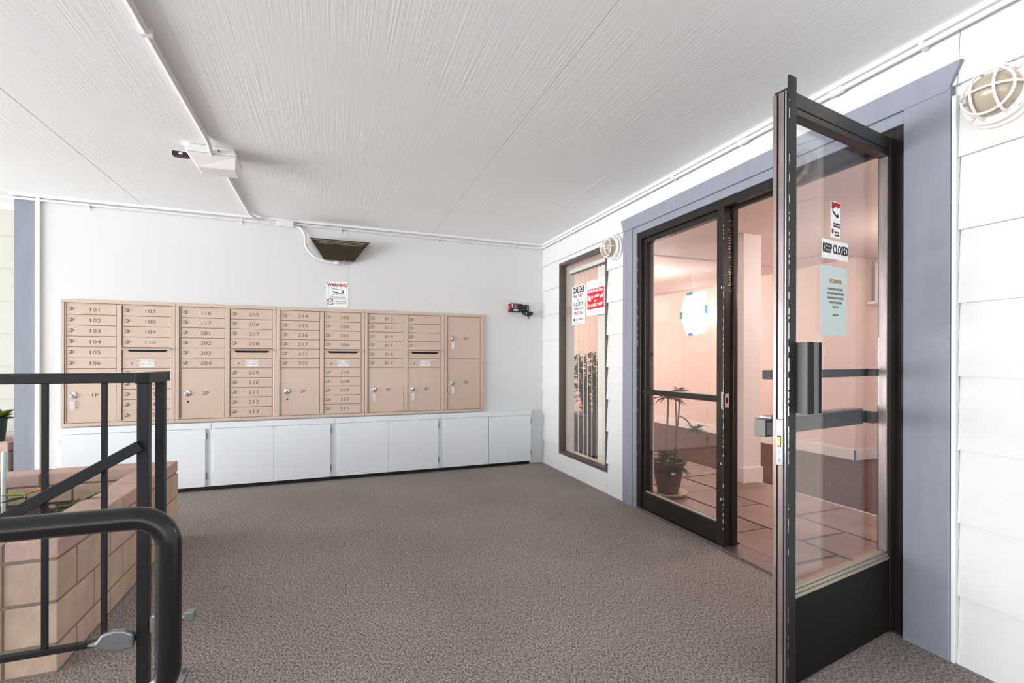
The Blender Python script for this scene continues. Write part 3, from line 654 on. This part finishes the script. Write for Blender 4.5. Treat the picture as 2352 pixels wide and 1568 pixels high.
MB().prism([(4.247+.015*math.cos(a*PI/6), 1.580+.015*math.sin(a*PI/6)) for a in range(12)], fx, gx-.001, gx).build('emblem', M_ink, ns)
rs = sign('mail_pickup_sign', 'white paper with a red panel about removing mail daily, on the narrow window glass', (gx, 3.83, 1.76))
MB().box(gx, gx+.0012, 3.665, 4.0, 1.595, 1.925).build('sheet', M_white, rs)
MB().prism([(3.69, 1.655), (3.985, 1.655), (3.985, 1.845), (3.69, 1.845)], fx, gx-.0008, gx).build('red_panel', M_red, rs)
tX('REMOVE Mail Daily', .038, M_white, 3.838, 1.822, rs, xs=.85, thin=.001); tX('by 6:00PM', .036, M_white, 3.838, 1.769, rs, xs=.9, thin=.001)
tX('and', .028, M_white, 3.838, 1.728, rs, thin=.001); tX('To AVOID THEFT', .038, M_white, 3.838, 1.688, rs, xs=.9, thin=.001)
for yy, s_ in ((3.948, 1), (3.73, -1)):
    MB().prism([(yy-.028, 1.742-.012*s_), (yy+.022, 1.742+.0*s_), (yy+.022, 1.778+.01*s_), (yy-.028, 1.778-.002*s_)], fx, gx-.0015, gx-.0007).build('envelope', M_white, rs)

# ------------------------------------------------------------------ alarm strobe and security device by the corner
al = thing('alarm_box', (1.91, D, 1.71), 'small black box with red panels on the mailbox wall near the corner', 'alarm')
ay = D-.075
MB().box(1.845, 1.99, ay, D, 1.708, 1.800).build('case', M_blackp, al, bevel=.005)
MB().box(1.8435, 1.8455, ay+.015, D-.012, 1.733, 1.782).build('side_lens', M_red, al)
MB().box(1.880, 1.925, ay-.002, ay+.001, 1.778, 1.792).build('front_strip', M_red, al)
MB().lathe([(.024, 0), (.024, .006), (.012, .008)], (1.905, ay, 1.758), '-Y', 16).build('dial', M_greyp, al)
MB().box(1.875, 1.935, ay-.002, ay+.001, 1.720, 1.734).build('white_sticker', M_white, al)
MB().box(1.858, 1.871, ay-.002, ay+.001, 1.770, 1.792).build('white_sticker', M_white, al)
MB().prism([(1.858, 1.750), (1.868, 1.752), (1.871, 1.763), (1.861, 1.762)], fy, ay-.002, ay+.001).build('white_sticker', M_white, al)
cm = thing('sensor_camera', (2.06, D, 1.71), 'black bracket plate with four white screws and a small downward head, beside the corner', 'camera')
MB().box(2.005, 2.09, D-.02, D, 1.715, 1.795).build('plate', M_blackp, cm, bevel=.004)
for x, z in ((2.027, 1.777), (2.068, 1.775), (2.027, 1.745), (2.068, 1.744)): MB().lathe([(.0055, 0), (.005, .003)], (x, D-.02, z), '-Y', 10).build('screw', M_white, cm)
MB().prism([(2.008, 1.715), (2.09, 1.72), (2.125, 1.708), (2.112, 1.682), (2.09, 1.668), (2.06, 1.668), (2.035, 1.682), (2.012, 1.69)], fy, D-.07, D-.004).build('head', M_blackp, cm, bevel=.005)
MB().box(2.031, 2.038, D-.073, D-.07, 1.684, 1.712).build('white_stripe', M_white, cm)
MB().lathe([(.012, 0), (.012, .032)], (2.08, D-.037, 1.638), 'Z', 12).build('spigot', M_greyp, cm)

# ------------------------------------------------------------------ caged bulkhead lights
def bulkhead(y, z, label):
    b = thing('bulkhead_light', (R-.012, y, z), label, 'lamp', group='caged round bulkhead lights on the siding'); c = (R-.012, y, z); b['group'] = 'caged bulkhead lights'
    MB().lathe([(.108, -.012), (.108, .018), (.100, .024), (.100, .045), (.094, .050), (.074, .050)], c, '-X', 40).build('base', M_cage, b, smooth=True)
    MB().lathe([(.076*math.cos(t*PI/2/8), .045+.085*math.sin(t*PI/2/8)) for t in range(8)]+[(.004, .130)], c, '-X', 32).build('dome', M_dome, b, smooth=True)
    rr = .0045
    def cage(h): return .088*math.sqrt(max(0, 1-((h-.045)/.100)**2))
    band = [(R-.012-.098, y+.074*math.cos(a*2*PI/28), z+.074*math.sin(a*2*PI/28)) for a in range(29)]
    MB().tube(band, rr, 8, False).build('cage_band', M_cage, b, smooth=True)
    def wire(off, vert):
        hw = math.sqrt(.088**2-off**2); pts = []
        for i in range(15):
            t = -1+2*i/14; s = hw*math.sin(t*PI/2)/1.0; q = math.sqrt(max(0, 1-(s*s+off*off)/.088**2)); h = .045+.100*q
            pts.append((R-.012-h, y+(off if vert else s), z+(s if vert else off)))
        return MB().tube(pts, rr, 8).build('cage_bar', M_cage, b, smooth=True)
    wire(.030, True); wire(-.034, True); wire(0, False)
    for a in (PI*.25, PI*.75, PI*1.25, PI*1.75):
        MB().lathe([(.009, 0), (.009, .012), (.005, .016)], (R-.012-.046, y+.09*math.cos(a), z+.09*math.sin(a)), '-X', 10).build('cage_lug', M_cage, b)
    return b
bulkhead(3.455, 2.125, 'caged round bulkhead light between the narrow window and the door casing')
bulkhead(.965, 2.128, 'large caged bulkhead light on the siding right of the open glass door')

# ------------------------------------------------------------------ open glass door
ANG = math.radians(8.4)
W = .80
gd = thing('glass_door', (1.484, 1.192, 0), 'open black framed glass entrance door with push bars and kick panel', 'door', rz=ANG, local=True)
T = .052; ZB, ZT = .012, 2.125
# local: x free->hinge, y exterior(-)->interior(+)
MB().box(0, .052, .004, T, ZB, ZT).build('stile', M_bronze, gd, bevel=.002)
MB().box(W-.05, W, .004, T, ZB, ZT).build('stile', M_bronze, gd, bevel=.002)
MB().box(.052, W-.05, .006, T-.004, 2.07, ZT-.002).build('rail', M_bronze, gd, bevel=.002)
MB().box(.052, W-.05, .008, T-.006, 2.045, 2.0695).build('glazing_stop', M_bronze, gd, bevel=.002)
MB().box(.052, W-.05, .006, T-.004, ZB+.008, .325).build('kick_panel', M_kick, gd, bevel=.002)
for z, hh, yy in ((.325, .012, .006), (.338, .012, .011), (.351, .008, .016)): MB().box(.052, W-.05, yy, T-yy, z, z+hh).build('glazing_bead', M_bead, gd, bevel=.001)
MB().box(W-.066, W-.050, .010, T-.01, .359, 2.045).build('glazing_stop', M_bronzel, gd, bevel=.002)
MB().box(.052, W-.066, .038, .044, .359, 2.045).build('pane', M_glass, gd)
MB().box(-.004, .040, -.004, .003, .006, 2.165).build('astragal', M_black, gd, bevel=.001)
cs = MB(); rs_ = random.Random(9)
for k in range(70):
    z = rs_.choice((rs_.uniform(.1, 2.1), rs_.uniform(.8, 1.6))); cs.box(-.0046, -.0028, -.0046, -.0034, z, z+rs_.uniform(.002, .03))
cs.build('edge_wear', M_chrome, gd, kind='stuff')
# edge details of the free stile
MB().box(-.0035, -.0002, .016, .034, ZB, ZT-.01).build('edge_channel', M_bronzel, gd, bevel=.001)
MB().box(-.0055, -.0002, .040, .054, ZB, ZT-.01).build('edge_bead', M_bronzel, gd, bevel=.002)
MB().box(-.003, -.0002, .006, .012, ZB, ZT-.01).build('edge_bead', M_chrome, gd, bevel=.001)
lk = MB().box(-.008, -.0036, .014, .040, .80, .965).build('lock_plate', M_steel, gd, bevel=.002)
MB().box(-.0105, -.008, .021, .033, .872, .902).build('latch', mat('brass', hexc(190, 160, 90), .3, metal=.9), lk)
MB().box(-.0088, -.0078, .0205, .0336, .868, .906).build('latch_slot', M_slot, lk)
for z in (.82, .85, .945): MB().tube([(-.0078, .027, z), (-.0095, .027, z)], .004, 8).build('screw', M_chrome, lk)
# pull handle, outside
ph = MB().box(.052, .128, -.040, -.032, .985, 1.235).box(.052, .060, -.040, .004, .985, 1.235).build('pull_handle', M_greyp, gd, bevel=.001)
MB().box(.046, .076, -.0445, -.0402, .985, 1.235).build('grip', M_slot, ph); MB().box(.116, .119, -.0415, -.0402, .985, 1.235).build('grip_line', M_slot, ph); MB().box(.122, .128, -.0425, -.0402, .985, 1.235).build('grip_edge', M_slot, ph)
# push bars, inside
pb = MB().box(.045, W-.09, .088, .122, .895, .955).build('push_bar', M_black, gd, bevel=.002)
MB().box(-.006, .045, .080, .122, .893, .957).build('end_cap', M_greyp, pb, bevel=.003); MB().box(0, .04, T, .080, .900, .950).build('bracket', M_black, pb, bevel=.002)
MB().box(W-.08, W-.04, T, .11, .90, .95).build('bracket', M_black, pb, bevel=.002)
MB().box(.03, W-.11, .08, .125, .957, .964).build('cover_strip', M_bronzel, pb)
for z in (.905, .945): MB().lathe([(.003, 0), (.003, .002)], (.012, .079, z), '-Y', 8).build('screw', M_slot, pb)
ub = MB().box(.0, W-.06, .080, .096, 1.103, 1.136).build('push_bar', M_black, gd, bevel=.002, label='slim upper crossbar')
MB().box(.0, .03, T, .080, 1.103, 1.136).build('bracket', M_black, ub); MB().box(W-.06, W-.04, T, .096, 1.103, 1.136).build('bracket', M_black, ub)
# door signs (stuck to the pane, exterior side)
dm = Matrix.Translation((1.484, 1.192, 0)) @ Matrix.Rotation(ANG, 4, 'Z')
def dsign(name, label, x, z):
    return thing(name, tuple(dm @ Vector((x, .0365, z))), label, 'sign', rz=ANG, local=True)
def dtext(txt, size, m, x, z, par, **k):
    o = text(txt, size, m, (x, -.0022, z), par, **k); return o
kx = .375; kc = dsign('keep_closed_sign', 'white KEEP CLOSED sign on the glass of the open door', kx, 1.60)
MB().box(-.095, .095, -.001, .001, -.032, .042).build('board', M_white, kc)
dtext('KEEP CLOSED', .050, M_ink, 0, .006, kc, xs=.60, thin=.0008)
wsn = dsign('surveillance_sticker', 'small white and red camera sticker on the door glass above the KEEP CLOSED sign', kx+.002, 1.72)
MB().box(-.033, .033, -.001, .001, -.068, .075).build('board', M_white, wsn)
MB().prism([(-.030, .072), (.031, .072), (.031, .055), (.018, .058), (.012, .050), (0, .058), (-.02, .045), (-.030, .048)], fy, -.0018, -.001).build('red_header', M_maroon, wsn)
MB().prism([(-.028, .045), (-.02, .03), (.01, .012), (.02, .018), (.016, .03), (.005, .022), (-.018, .038)], fy, -.0018, -.001).build('camera_picture', M_ink, wsn)
for i, z in enumerate((-.012, -.022, -.045, -.056)): dtext('VIDEO SURVEILLANCE' if i < 2 else '1-800-470-1000', .010, M_ink, .006, z, wsn, xs=.5)
MB().prism([(-.023+.007*math.cos(a*PI/6), -.042+.010*math.sin(a*PI/6)) for a in range(12)], fy, -.0018, -.001).build('logo', M_maroon, wsn)
ap = dsign('attention_paper', 'pale paper ATTENTION notice on the door glass below the KEEP CLOSED sign', kx, 1.385)
MB().box(-.105, .085, -.001, .001, -.115, .155).build('sheet', M_paper, ap)
MB().box(-.052, .048, -.0016, -.001, .085, .107).build('heading_band', M_cream, ap)
dtext('ATTENTION', .022, M_inkg, 0, .096, ap, xs=.7)
for i, s_ in enumerate(('PLEASE BE SURE THE SECURITY', 'DOOR SHUTS BEHIND YOU WHEN', 'GOING IN OR OUT OF THE BLDG', 'THANK YOU FOR KEEPING', 'US ALL SAFE')): dtext(s_, .0125, M_inkg, 0, .066-.0175*i, ap, xs=.62)
dtext('THANK YOU', .0125, M_inkg, 0, -.035, ap, xs=.6)

# ------------------------------------------------------------------ brick planter
PX0, PX1, PY0, PY1, PZ = -2.35, -.955, 2.25, 3.72, .50
def planter(px0, px1, py0, py1, label, hgt=PZ):
    pl = thing('brick_planter', ((px0+px1)/2, (py0+py1)/2, 0), label, 'planter'); wt = .155
    m = MB(); e = .006
    m.box(px0+e, px1-e, py0+e, py0+wt-e, 0, hgt-.01).box(px0+e, px1-e, py1-wt+e, py1-e, 0, hgt-.01).box(px0+e, px0+wt-e, py0+wt-e, py1-wt+e, 0, hgt-.01).box(px1-wt+e, px1-e, py0+wt-e, py1-wt+e, 0, hgt-.01)
    m.build('mortar_core', M_mortar, pl)
    tops = [0, .105, .265, .425, hgt]; j = .005
    for c in range(4):
        z0, z1 = tops[c]+j, tops[c+1]-(j if c < 3 else 0); m_ = M_bcap if c == 3 else M_brick; ln = .30; off = (.15, 0, .15, 0)[c]
        def run(a0, a1, mk):
            a = a0-off
            while a < a1-.02:
                s0, s1 = max(a, a0), min(a+ln, a1)
                if s1-s0 > .02: mk(s0+j, s1-j)
                a += ln
        o_ = lambda: random.uniform(-.002, .002)
        def mkx(yy0, yy1): return lambda a, b: MB().box(a, b, yy0+o_(), yy1+o_(), z0, z1+(o_() if c == 3 else 0)).build('brick', m_, pl, bevel=.004)
        def mky(xx0, xx1): return lambda a, b: MB().box(xx0+o_(), xx1+o_(), a, b, z0, z1+(o_() if c == 3 else 0)).build('brick', m_, pl, bevel=.004)
        run(py0, py1, mky(px1-wt, px1)); run(py0, py1, mky(px0, px0+wt))
        run(px0+wt, px1-wt, mkx(py0, py0+wt)); run(px0+wt, px1-wt, mkx(py1-wt, py1))
    MB().box(px0+wt-.004, px1-wt+.004, py0+wt-.004, py1-wt+.004, .02, .33).build('soil', M_soil, pl, kind='stuff')
    return pl
planter(PX0, PX1, PY0, PY1, 'low tan block planter with rose cap bricks, behind the black railing')
planter(-3.5, -2.43, 4.98, 5.39, 'small tan block planter at the far left behind the grey post')
# little plants in the planter
def leafy(name, label, base, specs, cat='plant', stemh=.12, flower=None):
    t = thing(name, base, label, cat)
    MB().tube(smoothpath([base, (base[0]+.01, base[1], base[2]+stemh*.6), (base[0]+.02, base[1]+.005, base[2]+stemh)], 4), [.005]*8+[.003], 8).build('stem', M_leaf, t, smooth=True)
    for (dx, dy, dz, d, L_, wd, dr, m_) in specs:
        MB().leaf((base[0]+dx, base[1]+dy, base[2]+dz), d, L_, wd, dr, 6).build('leaf', m_, t, smooth=True, fix=False)
    return t
leafy('flowering_plant', 'small yellow-green plant with an orange bud in the brick planter, nearest the left edge', (-1.30, 2.75, .33),
      [(.02, 0, .235, (-.9, -.2, .35), .085, .04, .3, M_leafy), (.02, 0, .225, (-.8, -.4, .05), .08, .035, .2, M_leaf), (.02, 0, .235, (.9, .1, .55), .075, .034, .2, M_petal), (.02, 0, .22, (.8, -.3, .3), .065, .03, .3, M_leafy)], stemh=.235)
leafy('young_plant', 'young green sprout leaning beside the cap bricks of the planter', (-1.18, 2.84, .33),
      [(.02, 0, .14, (.95, .2, .75), .17, .042, .25, M_leaf), (.02, 0, .13, (.3, -.5, .2), .09, .034, .4, M_leafy), (.02, 0, .14, (.6, -.2, .9), .09, .03, .3, M_leafy)], stemh=.14)
leafy('seedling', 'dark low seedling in the soil behind the long black handrail', (-1.26, 2.93, .33),
      [(0, 0, .12, (.8, .2, .2), .12, .05, .4, M_leafd), (0, 0, .12, (-.6, .5, .3), .11, .045, .5, M_leafd), (0, 0, .11, (-.3, -.7, .2), .09, .04, .4, M_trunk)], stemh=.12)
sk = MB().tube([(-1.43, 2.90, .32), (-1.43, 2.90, .60), (-1.425, 2.90, .74)], [.008, .008, .012], 10).build('plant_stake', M_stake, loc=(-1.43, 2.9, .32), smooth=True)
tag(sk, 'pale frosted upright stake in the brick planter at the left edge', 'stake')
# far pot plant
fp = thing('potted_plant', (-2.56, 5.12, .5), 'dark green pot with broad green leaves on the far brick planter', 'plant')
MB().lathe([(.042, 0), (.056, .17), (.06, .175), (.06, .19), (.052, .19), (.05, .175)], (-2.56, 5.12, .5), 'Z', 20).build('pot', M_green, fp, smooth=True)
mb = [MB(), MB(), MB()]
for k in range(16):
    a = k*2.4; e = random.uniform(.2, 1.6); lf_ = MB().leaf((-2.56, 5.12, .68), (math.cos(a), math.sin(a), e), random.uniform(.10, .2), .07, .4, 5)
    lf_.build('leaf', (M_leaf, M_leafy, M_leafd)[k % 3], fp, smooth=True, fix=False)

# ------------------------------------------------------------------ guard railing (square tube)
GY = 1.845
gr = thing('guard_rail', (-.58, GY, 0), 'black square tube guard railing with a diagonal brace, in front of the brick planter', 'railing')
q = .016
MB().box(-1.9, -.583, GY-.019, GY+.019, 1.096, 1.127).build('top_rail', M_black, gr, bevel=.002)
MB().box(-.585, -.545, GY-.022, 2.03, 1.094, 1.128).build('top_rail', M_black, gr, bevel=.002)
MB().box(-.579, -.551, GY-.0235, GY-.0215, 1.099, 1.123).build('open_tube_end', M_slot, gr)
MB().box(-.581, -.550, GY-q, GY+q, 0, 1.094).build('post', M_black, gr, bevel=.002)
MB().box(-.578, -.551, 1.985, 2.015, 0.008, 1.094).build('post', M_black, gr, bevel=.002)
MB().box(-1.9, -1.87, GY-q, GY+q, 0, 1.096).build('post', M_black, gr, bevel=.002)
for i in range(8): x = -.6686-.145*i; MB().box(x-.0065, x+.0065, GY-.0065, GY+.0065, .291, 1.096).build('baluster', M_black, gr)
MB().box(-1.87, -.581, GY-.010, GY+.010, .273, .291).build('bottom_rail', M_black, gr, bevel=.002)
# diagonal
a0, a1 = Vector((-.567, GY-.022, .898)), Vector((-1.75, GY-.022, .200)); dd = (a1-a0).normalized(); nn = Vector((-dd.z, 0, dd.x)); e = .0165
pt = lambda P_, su, sv: tuple(P_+nn*e*su+Vector((0, 1, 0))*.014*sv)
MB().hexa([pt(a0, -1, -1), pt(a1, -1, -1), pt(a1, -1, 1), pt(a0, -1, 1), pt(a0, 1, -1), pt(a1, 1, -1), pt(a1, 1, 1), pt(a0, 1, 1)]).build('diagonal_brace', M_black, gr, bevel=.002)
MB().box(-.62, -.50, 1.94, 2.10, 0, .008).build('base_plate', M_steel, gr, bevel=.001)
for x, y in ((-.515, 2.085), (-.515, 1.955)): MB().lathe([(.009, 0), (.009, .012)], (x, y, .008), 'Z', 6).build('bolt', M_steel, gr)
# clamp on the bottom rail
cp = thing('pipe_clamp', (-.58, GY, .28), 'grey cast metal clamp on the bottom rail beside the black posts', 'clamp')
MB().prism([(-.705, .290), (-.68, .297), (-.665, .318), (-.635, .326), (-.605, .320), (-.583, .306), (-.583, .262), (-.625, .256), (-.655, .268), (-.68, .283)], fy, GY-.034, GY-.0115).build('jaw', M_steel, cp, bevel=.006)
MB().tube([(-.548, GY-.0, .312), (-.44, GY-.0, .322)], .012, 10).build('spindle', M_steel, cp, smooth=True)
MB().box(-.452, -.424, GY-.015, GY+.015, .308, .338).build('square_nut', M_steel, cp, bevel=.003)
MB().tube([(-.536, GY-.02, .345), (-.536, GY-.02, .300)], .009, 10).build('screw', M_chrome, cp)

# ------------------------------------------------------------------ round handrail, nearest
HX, HY, HT, HB, rb, rt = -.288, 1.066, .876, .535, .055, .021
path = [(-1.6, HY, HT+.01), (-.9, HY, HT+.005)]
path += arc((HX-rb, HY, HT-rb), rb, PI/2, 0, (1, 0, 0), (0, 0, 1), 10)
path += arc((HX-rb, HY, HB+rb), rb, 0, -PI/2, (1, 0, 0), (0, 0, 1), 10)
path += [(-.9, HY, HB), (-1.6, HY, HB)]
hr = MB().tube(path, rt, 24).build('handrail', M_tube, smooth=True, loc=(HX, HY, 0))
hr['label'] = 'thick round black handrail loop in the left foreground'; hr['category'] = 'handrail'
MB().box(-1.3, -1.27, HY-.015, HY+.015, 0, HB-.015).build('support_post', M_tube, hr, bevel=.003)
MB().box(-1.34, -1.23, HY-.05, HY+.05, 0, .008).build('base_plate', M_tube, hr)

# ------------------------------------------------------------------ lobby plants
pc_ = (2.74, 3.36, .012)
pt_ = thing('potted_dracaena', pc_, 'brown glazed pot with tall thin-stemmed dracaena just inside the sidelight', 'plant')
MB().lathe([(.11, 0), (.155, .006), (.165, .026), (.158, .028), (.10, .012)], pc_, 'Z', 32).build('saucer', M_saucer, pt_, smooth=True)
MB().lathe([(.088, .014), (.135, .262), (.148, .266), (.150, .292), (.140, .294), (.130, .28), (.125, .26)], pc_, 'Z', 32).build('pot', M_pot, pt_, smooth=True)
MB().lathe([(.02, .255), (.124, .258), (.02, .262)], pc_, 'Z', 20).build('soil', M_soil, pt_, kind='stuff')
ll = MB(); a = math.radians(240)
MB().hexa([(2.676, 3.240, .205), (2.706, 3.228, .205), (2.708, 3.232, .205), (2.678, 3.244, .205), (2.674, 3.235, .225), (2.704, 3.223, .225), (2.706, 3.228, .225), (2.676, 3.240, .225)]).build('price_label', M_white, pt_)
b0 = Vector(pc_)+Vector((0, 0, .26))
def head(c, n_, L_, wd, m_, name='foliage', lo=.0, hi=1.2, dr=.5):
    mb = MB()
    for k in range(n_):
        a = k*2.39996; e_ = random.uniform(lo, hi); mb.leaf(c, (math.cos(a), math.sin(a), e_), L_*random.uniform(.7, 1.1), wd, dr, 5)
    return mb.build(name, m_, pt_, smooth=True, fix=False, kind='stuff')
MB().tube(smoothpath([b0+Vector((-.02, 0, 0)), b0+Vector((-.015, 0, .25)), b0+Vector((-.0, 0, .5)), b0+Vector((.0, 0, .58))], 4), .009, 8).build('stem', M_stem, pt_, smooth=True)
MB().tube(smoothpath([b0+Vector((.06, -.02, 0)), b0+Vector((.075, -.03, .3)), b0+Vector((.10, -.04, .64))], 4), .007, 8).build('stem', M_stem, pt_, smooth=True)
MB().tube(smoothpath([b0+Vector((.055, -.01, 0)), b0+Vector((.07, -.02, .3)), b0+Vector((.06, -.02, .62))], 4), .006, 8).build('stem', M_stem, pt_, smooth=True)
MB().tube(smoothpath([b0+Vector((.08, -.035, .42)), b0+Vector((.14, -.07, .38)), b0+Vector((.19, -.10, .29)), b0+Vector((.20, -.10, .24))], 4), .006, 8).build('stem', M_stem, pt_, smooth=True)
head(tuple(b0+Vector((0, 0, .57))), 34, .20, .022, M_leafd, lo=.1, hi=1.3)
head(tuple(b0+Vector((.09, -.04, .62))), 26, .13, .018, M_leaf, lo=.3, hi=1.6)
head(tuple(b0+Vector((.20, -.11, .30))), 26, .13, .018, M_leaf, lo=.0, hi=1.5)
head(tuple(b0+Vector((-.02, -.01, .05))), 44, .17, .02, M_leafg, lo=.4, hi=2.2, dr=.4)
head(tuple(b0+Vector((.0, -.03, .0))), 46, .17, .04, M_leafd, lo=.1, hi=.8, dr=.6)
mm = MB()
for k in range(150):
    a = random.uniform(0, 2*PI); rr_ = random.uniform(0, .055); c = b0+Vector((.09+rr_*math.cos(a), -.07+rr_*math.sin(a), .01+random.uniform(0, .03)))
    mm.leaf(c, (random.uniform(-1, 1), random.uniform(-1, 1), random.uniform(.1, 1)), .03, .008, .5, 2)
mm.build('moss', M_moss, pt_, fix=False, kind='stuff')
# bush in a dark box behind the narrow window
bx = thing('boxed_bush', (2.98, 5.0, 0), 'leafy bush with thick dark stems in a dark wooden box behind the vertical blind', 'plant')
MB().box(2.80, 3.28, 4.88, 5.36, 0, .50).build('planter_box', M_wood, bx, bevel=.01)
MB().box(2.79, 3.29, 4.87, 5.37, .47, .515).build('box_rim', M_wood, bx, bevel=.004)
random.seed(11)
tips = []
for k in range(7):
    a = k*.9; x, y = 3.03+.10*math.cos(a), 5.1+.10*math.sin(a)
    p1 = (x+.05*math.cos(a), y+.05*math.sin(a), .8); p2 = (x+.14*math.cos(a+.4), y+.14*math.sin(a+.4), 1.15+random.uniform(-.15, .08))
    MB().tube(smoothpath([(x, y, .48), p1, p2], 4), [.032, .03, .03, .028, .026, .022, .018, .014, .012], 8).build('stem', M_trunk, bx, smooth=True)
    tips += [p1, p2, tuple((Vector(p1)+Vector(p2))/2)]
fm = [MB(), MB()]
for k in range(900):
    c = Vector(random.choice(tips))+Vector((random.gauss(0, .13), random.gauss(0, .13), random.gauss(0, .13)))
    if c.z > 1.25: c.z = 1.25-random.uniform(0, .3)
    fm[k % 2].leaf(c, (random.uniform(-1, 1), random.uniform(-1, 1), random.uniform(-.3, 1)), random.uniform(.05, .085), .038, .3, 3)
fm[0].build('foliage', M_leafd, bx, fix=False, kind='stuff'); fm[1].build('foliage', M_leaf, bx, fix=False, kind='stuff')
